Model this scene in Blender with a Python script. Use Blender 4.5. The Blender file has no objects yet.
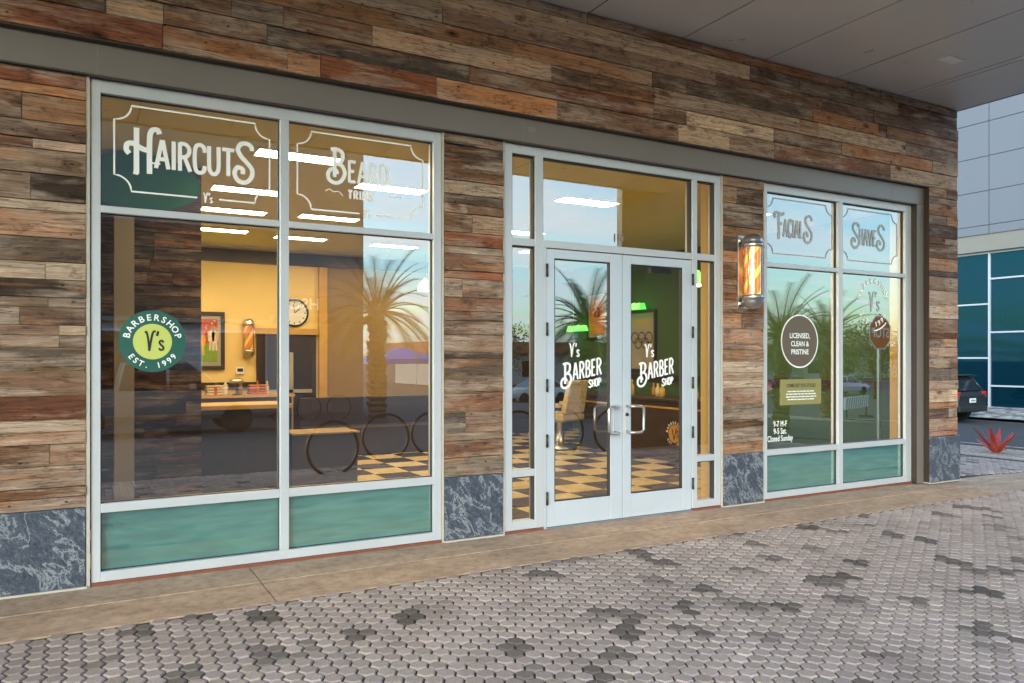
import bpy, math, random
from mathutils import Vector, Matrix
R = math.radians
rng = random.Random(11)
scene = bpy.context.scene
COL = scene.collection
clampf = lambda v, a, b: max(a, min(b, v))

def gz(x, y):
    """height of the paved site: it falls away from the shop front and towards the street on the right"""
    return -.03*clampf(-y-.9, 0, 21) - .0387*clampf(x-9.5, 0, 15.5)

# ------------------------------------------------------------------ mesh builder
class MB:
    def __init__(s):
        s.v = []; s.f = []; s.t = []; s.cur = (1, 1, 1, 0); s.smooth = []
    def add(s, verts, faces, smooth=False):
        b = len(s.v)
        s.v += [tuple(p) for p in verts]; s.t += [s.cur]*len(verts)
        s.f += [tuple(b+i for i in f) for f in faces]; s.smooth += [smooth]*len(faces)
    def box(s, x0, x1, y0, y1, z0, z1, m=None):
        v = [(x, y, z) for z in (z0, z1) for y in (y0, y1) for x in (x0, x1)]
        if m is not None: v = [tuple(m @ Vector(p)) for p in v]
        s.add(v, [(0,2,3,1),(4,5,7,6),(0,1,5,4),(2,6,7,3),(0,4,6,2),(1,3,7,5)])
    def quad(s, *p): s.add(p, [tuple(range(len(p)))])
    def rbox(s, x0, x1, y0, y1, z0, z1, b):
        s.loft([[(x0+i, y0+i, z), (x1-i, y0+i, z), (x1-i, y1-i, z), (x0+i, y1-i, z)]
                for z, i in ((z0, b), (z0+b, 0), (z1-b, 0), (z1, b))])
    def loft(s, rings, smooth=False, caps=True, closed=True):
        n = len(rings[0]); v = [p for r in rings for p in r]; f = []
        for i in range(len(rings)-1):
            for j in range(n if closed else n-1):
                k = (j+1) % n
                f.append((i*n+j, i*n+k, (i+1)*n+k, (i+1)*n+j))
        if caps:
            f.append(tuple(range(n))[::-1]); f.append(tuple((len(rings)-1)*n+j for j in range(n)))
        s.add(v, f, smooth)
    def tube(s, pts, r, n=8, smooth=True, caps=True):
        pts = [Vector(p) for p in pts]; rs = r if isinstance(r, (list, tuple)) else [r]*len(pts)
        rings = []; up = None
        for i, p in enumerate(pts):
            d = (pts[min(i+1, len(pts)-1)]-pts[max(i-1, 0)]).normalized()
            if up is None:
                a = Vector((0, 0, 1)) if abs(d.z) < .9 else Vector((1, 0, 0)); up = d.cross(a).normalized()
            up = (up-d*up.dot(d)).normalized(); w = d.cross(up)
            rings.append([tuple(p+(up*math.cos(2*math.pi*j/n)+w*math.sin(2*math.pi*j/n))*rs[i]) for j in range(n)])
        s.loft(rings, smooth, caps)
    def lathe(s, c, prof, n=20, axis='z', smooth=True):
        rings = []
        for r, h in prof:
            ring = []
            for j in range(n):
                a = 2*math.pi*j/n; u, w = r*math.cos(a), r*math.sin(a)
                ring.append({'z': (c[0]+u, c[1]+w, c[2]+h), 'y': (c[0]+u, c[1]+h, c[2]-w), 'x': (c[0]+h, c[1]+u, c[2]+w)}[axis])
            rings.append(ring)
        s.loft(rings, smooth)
    def prism(s, pts, y0, y1):
        """outline in (x,z), thickness from y0 (front) to y1"""
        n = len(pts); v = [(x, y0, z) for x, z in pts]+[(x, y1, z) for x, z in pts]
        f = [tuple(range(n)), tuple(range(2*n-1, n-1, -1))]
        f += [(i, n+i, n+(i+1) % n, (i+1) % n) for i in range(n)]
        s.add(v, f)
    def ribbon(s, pts, w, y, closed=False, m=None):
        """flat stroke of width w in the plane y (x,z points)"""
        s.k = getattr(s, "k", 0)+1; y = y-.00012*(s.k % 14); n = len(pts); L = []; Rr = []
        for i, (x, z) in enumerate(pts):
            if closed: a, b = pts[i-1], pts[(i+1) % n]
            else: a, b = pts[max(i-1, 0)], pts[min(i+1, n-1)]
            dx, dz = b[0]-a[0], b[1]-a[1]; l = math.hypot(dx, dz) or 1
            nx, nz = -dz/l*w/2, dx/l*w/2
            L.append((x+nx, y, z+nz)); Rr.append((x-nx, y, z-nz))
        v = L+Rr
        if m is not None: v = [tuple(m @ Vector(p)) for p in v]
        s.add(v, [(n+i, n+(i+1) % n, (i+1) % n, i) for i in range(n if closed else n-1)])
    def build(s, name, mat, parent=None, org=(0, 0, 0), bevel=0, kind=None):
        me = bpy.data.meshes.new(name)
        o = Vector(org)
        me.from_pydata([tuple(Vector(p)-o) for p in s.v], [], s.f)
        me.polygons.foreach_set('use_smooth', s.smooth)
        at = me.attributes.new('tint', 'FLOAT_COLOR', 'POINT')
        at.data.foreach_set('color', [c for t in s.t for c in t])
        me.materials.append(mat); me.update()
        ob = bpy.data.objects.new(name, me); COL.objects.link(ob)
        if parent is not None: ob.parent = parent
        if bevel:
            b = ob.modifiers.new('bevel', 'BEVEL'); b.width = bevel; b.segments = 2; b.limit_method = 'ANGLE'
        if kind: ob['kind'] = kind
        return ob

def tag(o, label=None, cat=None, group=None, kind=None):
    for k, v in (('label', label), ('category', cat), ('group', group), ('kind', kind)):
        if v: o[k] = v
    return o
def thing(name, label, cat, loc=(0, 0, 0), rz=0, group=None):
    o = bpy.data.objects.new(name, None); COL.objects.link(o); o.empty_display_size = .2
    o.location = loc; o.rotation_euler = (0, 0, rz)
    return tag(o, label, cat, group)
def dup(root, loc, rz=None, label=None, scale=None):
    def cp(o, parent):
        c = o.copy(); COL.objects.link(c)
        if parent: c.parent = parent
        for ch in list(o.children): cp(ch, c)
        return c
    r = cp(root, None); r.location = loc
    if rz is not None: r.rotation_euler = (0, 0, rz)
    if scale: r.scale = (scale, scale, scale)
    if label: r['label'] = label
    return r

# ------------------------------------------------------------------ materials
class NT:
    def __init__(s, name):
        s.m = bpy.data.materials.new(name); s.m.use_nodes = True; s.t = s.m.node_tree
        s.b = s.t.nodes['Principled BSDF']; s.o = s.t.nodes['Material Output']
    def n(s, typ, **k):
        nd = s.t.nodes.new(typ)
        for a, v in k.items():
            if a in ('op', 'blend'): setattr(nd, 'operation' if a == 'op' else 'blend_type', v)
            elif hasattr(nd, a): setattr(nd, a, v)
            else: nd.inputs[a].default_value = v
        return nd
    def l(s, a, b): s.t.links.new(a, b)
    def vec(s, scale=(1, 1, 1), space='Object'):
        tc = s.n('ShaderNodeTexCoord'); mp = s.n('ShaderNodeMapping'); mp.inputs['Scale'].default_value = scale
        s.l(tc.outputs[space], mp.inputs['Vector']); return mp.outputs['Vector']
    def noise(s, v, scale, detail=5, rough=.6, dist=0):
        nd = s.n('ShaderNodeTexNoise'); nd.inputs['Scale'].default_value = scale; nd.inputs['Detail'].default_value = detail
        nd.inputs['Roughness'].default_value = rough; nd.inputs['Distortion'].default_value = dist
        if v is not None: s.l(v, nd.inputs['Vector'])
        return nd.outputs['Fac']
    def ramp(s, fac, stops):
        r = s.n('ShaderNodeValToRGB'); e = r.color_ramp.elements
        while len(e) < len(stops): e.new(.5)
        for i, (p, c) in enumerate(stops):
            e[i].position = p; e[i].color = c if len(c) == 4 else (*c, 1)
        s.l(fac, r.inputs['Fac']); return r.outputs['Color']
    def mix(s, fac, a, b, blend='MIX'):
        m = s.n('ShaderNodeMix'); m.data_type = 'RGBA'; m.blend_type = blend
        for sock, val in ((m.inputs[0], fac), (m.inputs[6], a), (m.inputs[7], b)):
            if hasattr(val, 'links') or hasattr(val, 'is_linked'): s.l(val, sock)
            else: sock.default_value = val if not isinstance(val, tuple) or len(val) == 4 else (*val, 1)
        return m.outputs[2]
    def math(s, op, a, b=None, c=None):
        m = s.n('ShaderNodeMath'); m.operation = op
        for i, v in enumerate((a, b, c)):
            if v is None: continue
            if hasattr(v, 'is_linked'): s.l(v, m.inputs[i])
            else: m.inputs[i].default_value = v
        return m.outputs[0]
    def bump(s, h, strength=.3, dist=.01):
        b = s.n('ShaderNodeBump'); b.inputs['Strength'].default_value = strength; b.inputs['Distance'].default_value = dist
        s.l(h, b.inputs['Height']); s.l(b.outputs['Normal'], s.b.inputs['Normal'])
    def col(s, c): s.l(c, s.b.inputs['Base Color']) if hasattr(c, 'is_linked') else setattr(s.b.inputs['Base Color'], 'default_value', (*c, 1))
    def set(s, rough=.5, metal=0, spec=.5):
        s.b.inputs['Roughness'].default_value = rough; s.b.inputs['Metallic'].default_value = metal
        s.b.inputs['Specular IOR Level'].default_value = spec; return s

def simple(name, c, rough=.5, metal=0, var=.12, scale=6, bump=0, spec=.5):
    k = NT(name).set(rough, metal, spec)
    f = k.noise(k.vec(), scale, 6, .65)
    k.col(k.mix(f, tuple(max(0, x*(1-var*1.6)) for x in c), tuple(min(1, x*(1+var*1.6)) for x in c)))
    r = k.math('MULTIPLY_ADD', f, .25, rough-.12); k.l(r, k.b.inputs['Roughness'])
    if bump: k.bump(k.noise(k.vec(), scale*12, 4, .7), bump, .004)
    return k.m
def tinted(name, rough=.5, metal=0, var=.2, scale=20, bump=0):
    """colour comes from the mesh's own tint attribute, varied by noise"""
    k = NT(name).set(rough, metal); a = k.n('ShaderNodeAttribute', attribute_name='tint')
    f = k.noise(k.vec(), scale, 6, .65)
    k.col(k.mix(1.0, a.outputs['Color'], k.ramp(f, [(.2, (1-var,)*3), (.8, (1+var,)*3)]), 'MULTIPLY'))
    if bump: k.bump(k.noise(k.vec(), scale*6, 4, .7), bump, .004)
    return k.m
def emit(name, c, st):
    k = NT(name); k.col((.8, .8, .8)); k.b.inputs['Emission Color'].default_value = (*c, 1); k.b.inputs['Emission Strength'].default_value = st
    return k.m

def wood_mat(name, gain=1.0):
    k = NT(name).set(.78, 0, .3)
    a = k.n('ShaderNodeAttribute', attribute_name='tint')
    tc = k.n('ShaderNodeTexCoord')
    off = k.n('ShaderNodeVectorMath', operation='SCALE'); off.inputs[0].default_value = (37, 11, 53); k.l(a.outputs['Alpha'], off.inputs['Scale'])
    ad = k.n('ShaderNodeVectorMath', operation='ADD'); k.l(tc.outputs['Object'], ad.inputs[0]); k.l(off.outputs[0], ad.inputs[1])
    def mp(sc):
        m = k.n('ShaderNodeMapping'); m.inputs['Scale'].default_value = sc; k.l(ad.outputs[0], m.inputs['Vector']); return m.outputs['Vector']
    def mul(c, f, stops): return k.mix(1.0, c, k.ramp(f, stops), 'MULTIPLY')
    warp = k.noise(mp((1.6, 1.6, 7)), 1.6, 3, .5)           # cathedral bends of the long grain
    wv = k.n('ShaderNodeVectorMath', operation='SCALE'); wv.inputs[0].default_value = (0, 0, 4.5); k.l(warp, wv.inputs['Scale'])
    gv = k.n('ShaderNodeVectorMath', operation='ADD'); k.l(mp((.9, 6, 42)), gv.inputs[0]); k.l(wv.outputs[0], gv.inputs[1])
    grain = k.noise(gv.outputs[0], 2.2, 8, .68)
    fine = k.noise(mp((6, 20, 190)), 3, 4, .6)
    broad = k.noise(mp((1.3, 2, 6)), 1.5, 5, .6)
    rust = k.noise(mp((.8, 2, 8)), 1.6, 5, .6)
    blot = k.noise(mp((5, 3, 9)), 1.6, 6, .7)
    c = mul(a.outputs['Color'], grain, [(.30, (.42, .36, .33)), (.43, (.82, .8, .78)), (.56, (1.05,)*3), (.72, (1.45, 1.42, 1.38))])
    c = mul(c, fine, [(.3, (.72,)*3), (.7, (1.22,)*3)])
    g = k.ramp(broad, [(.47, (0,)*3), (.62, (1,)*3)])       # silvered, weathered patches
    c = k.mix(k.math('MULTIPLY', g, .6), c, k.mix(1.0, (.34, .27, .225), k.ramp(grain, [(.32, (.35,)*3), (.66, (1.3,)*3)]), 'MULTIPLY'))
    o = k.ramp(rust, [(.56, (0,)*3), (.66, (1,)*3)])        # raw orange heartwood
    c = k.mix(k.math('MULTIPLY', o, .36), c, k.mix(1.0, (.40, .165, .06), k.ramp(grain, [(.3, (.45,)*3), (.7, (1.35,)*3)]), 'MULTIPLY'))
    c = mul(c, blot, [(.30, (.30, .27, .25)), (.45, (.92,)*3), (.60, (1,)*3), (.74, (1.4, 1.36, 1.32))])
    vo = k.n('ShaderNodeTexVoronoi'); vo.inputs['Scale'].default_value = 1; k.l(mp((1.9, 1, 4.2)), vo.inputs['Vector'])
    c = mul(c, vo.outputs['Distance'], [(.0, (.10, .06, .04)), (.05, (.2, .13, .1)), (.07, (.7, .55, .42)), (.09, (.45, .38, .33)), (.14, (1, 1, 1))])
    v2 = k.n('ShaderNodeTexVoronoi'); v2.inputs['Scale'].default_value = 1; k.l(mp((6, 1, 12)), v2.inputs['Vector'])
    c = mul(c, v2.outputs['Distance'], [(.0, (.08,)*3), (.055, (.12,)*3), (.08, (1,)*3)])
    ck = k.math('ABSOLUTE', k.math('SUBTRACT', k.noise(mp((.8, 3, 26)), 1.1, 4, .55), .5))   # drying cracks
    c = mul(c, ck, [(0, (.25, .2, .18)), (.006, (.5, .45, .42)), (.014, (1,)*3)])
    c = k.mix(1.0, c, (gain*1.06, gain*.99, gain*.94), 'MULTIPLY')
    k.col(c)
    k.bump(k.math('ADD', grain, k.math('MULTIPLY', fine, .35)), .8, .006)
    return k.m

def marble_mat():
    k = NT('blue_grey_marble').set(.32, 0, .5)
    v = k.vec((1, 1, 1)); rot = k.n('ShaderNodeMapping'); rot.inputs['Rotation'].default_value = (0, R(35), 0); k.l(v, rot.inputs['Vector'])
    mp = k.n('ShaderNodeMapping'); mp.inputs['Scale'].default_value = (26, 26, 15); k.l(rot.outputs[0], mp.inputs['Vector'])
    s1 = k.noise(mp.outputs[0], 2.0, 12, .8, .35); s2 = k.noise(mp.outputs[0], 7, 8, .75, .3)
    c = k.ramp(s1, [(.34, (.018, .021, .032)), (.50, (.052, .062, .088)), (.62, (.10, .113, .142)), (.78, (.23, .24, .265))])
    vein = k.math('ABSOLUTE', k.math('SUBTRACT', k.noise(mp.outputs[0], .26, 9, .68, .5), .5))
    c = k.mix(k.ramp(vein, [(0, (.75,)*3), (.006, (.5,)*3), (.028, (0,)*3)]), c, (.34, .355, .39))
    c = k.mix(1.0, c, k.ramp(s2, [(.34, (.5,)*3), (.62, (1.3,)*3)]), 'MULTIPLY')
    k.col(c); return k.m

def glass_mat(name, tint=(.93, .96, .94), base=.24):
    k = NT(name); k.t.nodes.remove(k.b)
    tr = k.n('ShaderNodeBsdfTransparent'); tr.inputs['Color'].default_value = (*tint, 1)
    gl = k.n('ShaderNodeBsdfGlossy'); gl.inputs['Roughness'].default_value = 0; gl.inputs['Color'].default_value = (.97, .99, 1, 1)
    fr = k.n('ShaderNodeFresnel'); fr.inputs['IOR'].default_value = 1.5
    f = k.math('MULTIPLY_ADD', fr.outputs[0], 1.6, base)
    f2 = k.n('ShaderNodeClamp'); k.l(f, f2.inputs['Value'])
    # slow waviness of the sheet
    b = k.n('ShaderNodeBump'); b.inputs['Strength'].default_value = .012; b.inputs['Distance'].default_value = .02
    k.l(k.noise(k.vec(), .9, 1, .3), b.inputs['Height']); k.l(b.outputs[0], gl.inputs['Normal'])
    mx = k.n('ShaderNodeMixShader'); k.l(f2.outputs[0], mx.inputs[0]); k.l(tr.outputs[0], mx.inputs[1]); k.l(gl.outputs[0], mx.inputs[2])
    k.l(mx.outputs[0], k.o.inputs['Surface']); return k.m

def film_mat():
    """sea-green frosted film: lets the room's light glow through"""
    k = NT('frosted_teal_film'); k.t.nodes.remove(k.b)
    f = k.noise(k.vec((1.2, 1, 9)), 3, 2, .4)
    c = k.ramp(f, [(.35, (.028, .165, .18)), (.65, (.055, .235, .245))])
    d = k.n('ShaderNodeBsdfDiffuse'); t = k.n('ShaderNodeBsdfTranslucent'); g = k.n('ShaderNodeBsdfGlossy')
    k.l(c, d.inputs['Color']); t.inputs['Color'].default_value = (.22, .46, .48, 1); g.inputs['Roughness'].default_value = .015
    m1 = k.n('ShaderNodeMixShader'); m1.inputs[0].default_value = .35; k.l(d.outputs[0], m1.inputs[1]); k.l(t.outputs[0], m1.inputs[2])
    m2 = k.n('ShaderNodeMixShader'); m2.inputs[0].default_value = .27; k.l(m1.outputs[0], m2.inputs[1]); k.l(g.outputs[0], m2.inputs[2])
    k.l(m2.outputs[0], k.o.inputs['Surface']); return k.m

def paver_mat():
    k = NT('concrete_pavers').set(.8, 0, .35)
    a = k.n('ShaderNodeAttribute', attribute_name='tint')
    f1 = k.noise(k.vec(), 90, 6, .7); f2 = k.noise(k.vec(), 1.3, 4, .6); f3 = k.noise(k.vec(), 420, 3, .7)
    c = k.mix(1.0, a.outputs['Color'], k.ramp(f1, [(.25, (.72,)*3), (.75, (1.25,)*3)]), 'MULTIPLY')
    c = k.mix(1.0, c, k.ramp(f2, [(.3, (.82, .8, .79)), (.7, (1.14, 1.13, 1.13))]), 'MULTIPLY')
    c = k.mix(1.0, c, k.ramp(f3, [(.3, (.8,)*3), (.7, (1.18,)*3)]), 'MULTIPLY')
    k.col(c); k.bump(k.math('ADD', f1, k.math('MULTIPLY', f3, .6)), .5, .003); return k.m

def concrete_mat(name, a, b, sc=1.0):
    k = NT(name).set(.82, 0, .3)
    f1 = k.noise(k.vec((1, 2.2, 1)), 2.2*sc, 8, .68); f2 = k.noise(k.vec(), 260*sc, 3, .7); f3 = k.noise(k.vec(), 14*sc, 5, .7)
    c = k.ramp(f1, [(.3, a), (.7, b)])
    c = k.mix(1.0, c, k.ramp(f2, [(.3, (.82,)*3), (.7, (1.16,)*3)]), 'MULTIPLY')
    c = k.mix(1.0, c, k.ramp(f3, [(.34, (.72, .69, .66)), (.55, (1.05,)*3)]), 'MULTIPLY')
    k.col(c); k.bump(f2, .35, .003); return k.m

def checker_mat():
    k = NT('checker_tiles').set(.22, 0, .5)
    ch = k.n('ShaderNodeTexChecker'); ch.inputs['Scale'].default_value = 1; k.l(k.vec((1/.46, 1/.46, 1)), ch.inputs['Vector'])
    f = k.noise(k.vec(), 7, 6, .7)
    k.col(k.mix(1.0, k.mix(ch.outputs['Fac'], (.045, .03, .018), (.68, .53, .26)), k.ramp(f, [(.3, (.8,)*3), (.7, (1.15,)*3)]), 'MULTIPLY'))
    return k.m

M = {}
M['wood'] = wood_mat('reclaimed_barn_wood', 1.18); M['marble'] = marble_mat()
M['alu'] = simple('clear_anodised_aluminium', (.49, .495, .53), .42, .25, .05, 3)
M['door_alu'] = simple('door_aluminium', (.50, .53, .59), .38, .25, .05, 3)  # bluer than the frames: sky reflection put into the base colour
M['gasket'] = simple('black_gasket', (.018, .017, .02), .6)
M['header'] = simple('dark_bronze_panel', (.172, .145, .135), .42, .1, .06, 2)
M['joint'] = simple('panel_joint', (.19, .175, .16), .5)
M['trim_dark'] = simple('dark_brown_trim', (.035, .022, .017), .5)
M['sealant'] = simple('red_sealant', (.17, .05, .028), .7, 0, .25, 9)
M['bead'] = simple('cream_base_bead', (.40, .36, .32), .7, 0, .15, 12)
M['soffit'] = simple('soffit_metal', (.64, .615, .605), .30, .2, .05, .8)
M['glass'] = glass_mat('window_glass'); M['film'] = film_mat()
M['white'] = simple('white_vinyl', (.78, .78, .79), .5, 0, .03)
M['shade_grey_vinyl'] = simple('white_vinyl_shade_grey', (.36, .37, .41), .5, 0, .15, 20)  # shade on the white lettering put into a grey; the V mark shares it
M['black'] = simple('black_paint', (.02, .02, .02), .4)
M['lime'] = simple('lime_vinyl', (.46, .50, .115), .5, 0, .06); M['dgreen'] = simple('dark_green_vinyl', (.012, .085, .065), .45, 0, .1)
M['brown_vinyl'] = simple('brown_plaque', (.115, .078, .052), .4, 0, .1); M['olive'] = simple('olive_card', (.235, .205, .07), .6, 0, .05)
M['chrome'] = simple('brushed_chrome', (.58, .56, .55), .34, 1, .08, 8)
M['steel_dark'] = simple('dark_steel', (.05, .05, .05), .4, .6)
M['cream'] = simple('warm_cream_wall', (.82, .63, .28), .75, 0, .05, 2)
M['olive_wall'] = simple('olive_ceiling', (.62, .57, .27), .8, 0, .06, 2)
M['green_wall'] = simple('green_wall', (.055, .12, .035), .7, 0, .08, 3)
M['dwood'] = simple('dark_walnut', (.045, .026, .018), .4, 0, .25, 7)
M['gold_wood'] = simple('honey_wood', (.55, .33, .09), .45, 0, .15, 6)
M['ochre'] = simple('ochre_panelling', (.27, .175, .07), .6, 0, .12, 4)
M['checker'] = checker_mat()
M['paver'] = paver_mat(); M['jointsand'] = simple('joint_sand', (.03, .025, .024), .95, 0, .2, 40)
M['strip'] = concrete_mat('tan_concrete', (.30, .20, .14), (.48, .34, .25))
M['concrete'] = concrete_mat('grey_concrete', (.30, .28, .26), (.44, .41, .38)); M['asphalt'] = concrete_mat('asphalt', (.04, .04, .043), (.075, .072, .072))
M['tint'] = tinted('painted_surface', .5); M['tint_rough'] = tinted('matt_surface', .85, 0, .3, 30); M['tint_gloss'] = tinted('gloss_paint', .18, 0, .06)
M['panel'] = simple('pale_blue_metal_panel', (.165, .165, .19), .35, .3, .04, .4)
M['whiteband'] = simple('off_white_render', (.36, .34, .315), .8, 0, .06, 2)
M['gravel'] = None
M['pale'] = simple('pale_render', (.42, .41, .40), .9, 0, .08, 2)
M['oval_green'] = simple('bottle_green_board', (.015, .13, .05), .5, 0, .08)
M['stone'] = simple('grey_stone_band', (.20, .185, .165), .8, 0, .06, 2)
M['stucco'] = simple('grey_stucco', (.15, .15, .155), .9, 0, .1, 3, .4); M['stucco_dark'] = simple('brown_stucco', (.05, .037, .03), .9, 0, .15, 3, .4)
M['tube'] = simple('black_tube', (.018, .018, .018), .35, .3)
M['leaf'] = tinted('leaf', .6, 0, .35, 9); M['bark'] = tinted('bark', .9, 0, .4, 18, .6)
M['carglass'] = simple('car_glass', (.015, .017, .02), .08); M['tyre'] = simple('tyre_rubber', (.018, .018, .018), .85); M['rim'] = simple('alloy_rim', (.5, .5, .5), .3, .9)
M['redlens'] = simple('red_lens', (.5, .02, .015), .15)
M['ceil_light'] = emit('ceiling_light_glow', (1, .74, .40), 13)
M['green_glow'] = emit('green_shade_glow', (.01, .85, .06), .4)
M['pole_glow'] = None

def curtain_mat():
    k = NT('teal_curtain_glass'); k.t.nodes.remove(k.b)
    d = k.n('ShaderNodeBsdfTransparent'); d.inputs['Color'].default_value = (.02, .15, .24, 1)
    e = k.n('ShaderNodeBsdfDiffuse'); e.inputs['Color'].default_value = (.002, .03, .05, 1)
    g = k.n('ShaderNodeBsdfGlossy'); g.inputs['Roughness'].default_value = .02; g.inputs['Color'].default_value = (.25, .7, .9, 1)
    m0 = k.n('ShaderNodeMixShader'); m0.inputs[0].default_value = .45; k.l(d.outputs[0], m0.inputs[1]); k.l(e.outputs[0], m0.inputs[2])
    m1 = k.n('ShaderNodeMixShader'); m1.inputs[0].default_value = .05; k.l(m0.outputs[0], m1.inputs[1]); k.l(g.outputs[0], m1.inputs[2])
    k.l(m1.outputs[0], k.o.inputs['Surface']); return k.m
M['curtain'] = curtain_mat()
def gravel_mat():
    k = NT('red_brown_gravel').set(.9)
    vo = k.n('ShaderNodeTexVoronoi'); vo.inputs['Scale'].default_value = 26; k.l(k.vec(), vo.inputs['Vector'])
    c = k.mix(vo.outputs['Color'], (.38, .24, .17), (.62, .50, .42)); c = k.mix(1.0, c, k.ramp(vo.outputs['Distance'], [(0, (1.15,)*3), (.7, (.45,)*3)]), 'MULTIPLY')
    k.col(c); k.bump(k.math('SUBTRACT', 1.0, vo.outputs['Distance']), .8, .02); return k.m
M['gravel'] = gravel_mat()
def cobble_mat():
    k = NT('grey_rubble').set(.9)
    vo = k.n('ShaderNodeTexVoronoi'); vo.inputs['Scale'].default_value = 3.2; k.l(k.vec(), vo.inputs['Vector'])
    c = k.mix(vo.outputs['Color'], (.20, .18, .17), (.42, .39, .37)); c = k.mix(1.0, c, k.ramp(vo.outputs['Distance'], [(.3, (1.1,)*3), (.75, (.35,)*3)]), 'MULTIPLY')
    k.col(c); k.bump(k.math('SUBTRACT', 1.0, vo.outputs['Distance']), 1, .08); return k.m
M['rubble'] = cobble_mat()

# ------------------------------------------------------------------ lettering
def cr(pts, n=6):
    out = []
    P = [pts[0]]+list(pts)+[pts[-1]]
    for i in range(1, len(P)-2):
        for j in range(n):
            t = j/n; a, b, c, d = P[i-1], P[i], P[i+1], P[i+2]
            out.append(tuple(.5*(2*b[q]+(c[q]-a[q])*t+(2*a[q]-5*b[q]+4*c[q]-d[q])*t*t+(3*b[q]-a[q]-3*c[q]+d[q])*t**3) for q in (0, 1)))
    out.append(tuple(pts[-1])); return out
S_PTS = [(.42, .80), (.36, .95), (.22, 1.0), (.08, .92), (.05, .76), (.14, .60), (.30, .44), (.42, .28), (.38, .08), (.22, 0), (.08, .06), (.03, .22)]
G = {  # advance width, strokes: (points, smooth, thin?)
 'A': (.52, [([(.05, 0), (.25, 1)], 0), ([(.27, 1), (.47, 0)], 0), ([(.1, .33), (.42, .33)], 0)]),
 'B': (.46, [([(.08, 0), (.08, 1)], 0), ([(.08, .96), (.26, .96), (.36, .84), (.34, .62), (.22, .52), (.08, .52)], 1), ([(.2, .52), (.36, .44), (.42, .26), (.34, .06), (.2, .04), (.08, .04)], 1)]),
 'C': (.46, [([(.42, .74), (.38, .93), (.24, 1), (.1, .9), (.06, .5), (.1, .1), (.24, 0), (.38, .07), (.42, .26)], 1)]),
 'D': (.5, [([(.08, 0), (.08, 1)], 0), ([(.08, .96), (.24, .95), (.38, .8), (.42, .5), (.38, .2), (.24, .05), (.08, .04)], 1)]),
 'E': (.42, [([(.08, 0), (.08, 1)], 0), ([(.08, .95), (.38, .95)], 0), ([(.08, .52), (.32, .52)], 0), ([(.08, .05), (.38, .05)], 0)]),
 'F': (.42, [([(.08, 0), (.08, 1)], 0), ([(.08, .95), (.38, .95)], 0), ([(.08, .52), (.32, .52)], 0)]),
 'H': (.5, [([(.08, 0), (.08, 1)], 0), ([(.42, 0), (.42, 1)], 0), ([(.08, .5), (.42, .5)], 0)]),
 'I': (.2, [([(.1, 0), (.1, 1)], 0)]),
 'L': (.4, [([(.08, 0), (.08, 1)], 0), ([(.08, .05), (.36, .05)], 0)]),
 'M': (.64, [([(.08, 0), (.08, 1)], 0), ([(.08, 1), (.32, .3)], 0), ([(.32, .3), (.56, 1)], 0), ([(.56, 0), (.56, 1)], 0)]),
 'O': (.5, [([(.25, 1), (.1, .9), (.06, .5), (.1, .1), (.25, 0), (.4, .1), (.44, .5), (.4, .9), (.25, 1)], 1)]),
 'P': (.46, [([(.08, 0), (.08, 1)], 0), ([(.08, .96), (.28, .95), (.4, .8), (.38, .6), (.26, .48), (.08, .47)], 1)]),
 'R': (.5, [([(.08, 0), (.08, 1)], 0), ([(.08, .96), (.28, .95), (.4, .8), (.38, .62), (.26, .5), (.08, .49)], 1), ([(.24, .5), (.44, 0)], 0)]),
 'S': (.47, [(S_PTS, 1)]),
 'T': (.48, [([(.24, 0), (.24, 1)], 0), ([(.02, .95), (.46, .95)], 0)]),
 'U': (.5, [([(.08, 1), (.08, .3), (.13, .08), (.25, 0), (.37, .08), (.42, .3), (.42, 1)], 1)]),
 'V': (.5, [([(.03, 1), (.25, 0)], 0), ([(.25, 0), (.47, 1)], 0)]),
 "'": (.14, [([(.08, 1), (.05, .82)], 0)]), ' ': (.25, []),
 # swash initials
 'h': (.66, [([(.24, -.02), (.24, .98)], 0), ([(.50, .0), (.50, .72), (.54, .95), (.66, .99), (.70, .90)], 1), ([(.10, .40), (.04, .48), (.06, .60), (.16, .63), (.28, .57), (.40, .52), (.52, .52)], 1), ([(.18, .02), (.28, .0)], 0)]),
 'b': (.62, [([(.26, .12), (.26, 1)], 0), ([(.14, .98), (.34, 1.0), (.50, .90), (.48, .66), (.36, .56), (.26, .55)], 1), ([(.34, .56), (.50, .48), (.57, .26), (.46, .02), (.28, -.06), (.10, .02), (.06, .22), (.16, .36), (.30, .34), (.34, .22)], 1)]),
 's': (.66, [([(.60, .82), (.58, .94), (.44, 1.02), (.26, .98), (.18, .82), (.26, .64), (.44, .46), (.60, .26), (.58, .02), (.40, -.14), (.18, -.10), (.08, .10), (.16, .28), (.32, .24), (.32, .10)], 1)]),
 'f': (.62, [([(.28, -.05), (.28, .95)], 0), ([(.10, .76), (.04, .84), (.10, .96), (.26, .94), (.44, .90), (.58, .98)], 1), ([(.28, .52), (.46, .56)], 0)]),
 'v': (.5, [([(.04, .96), (.12, .99), (.20, .6), (.25, 0)], 1), ([(.25, 0), (.34, .6), (.44, 1.0), (.56, 1.04)], 1)]),
}
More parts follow.
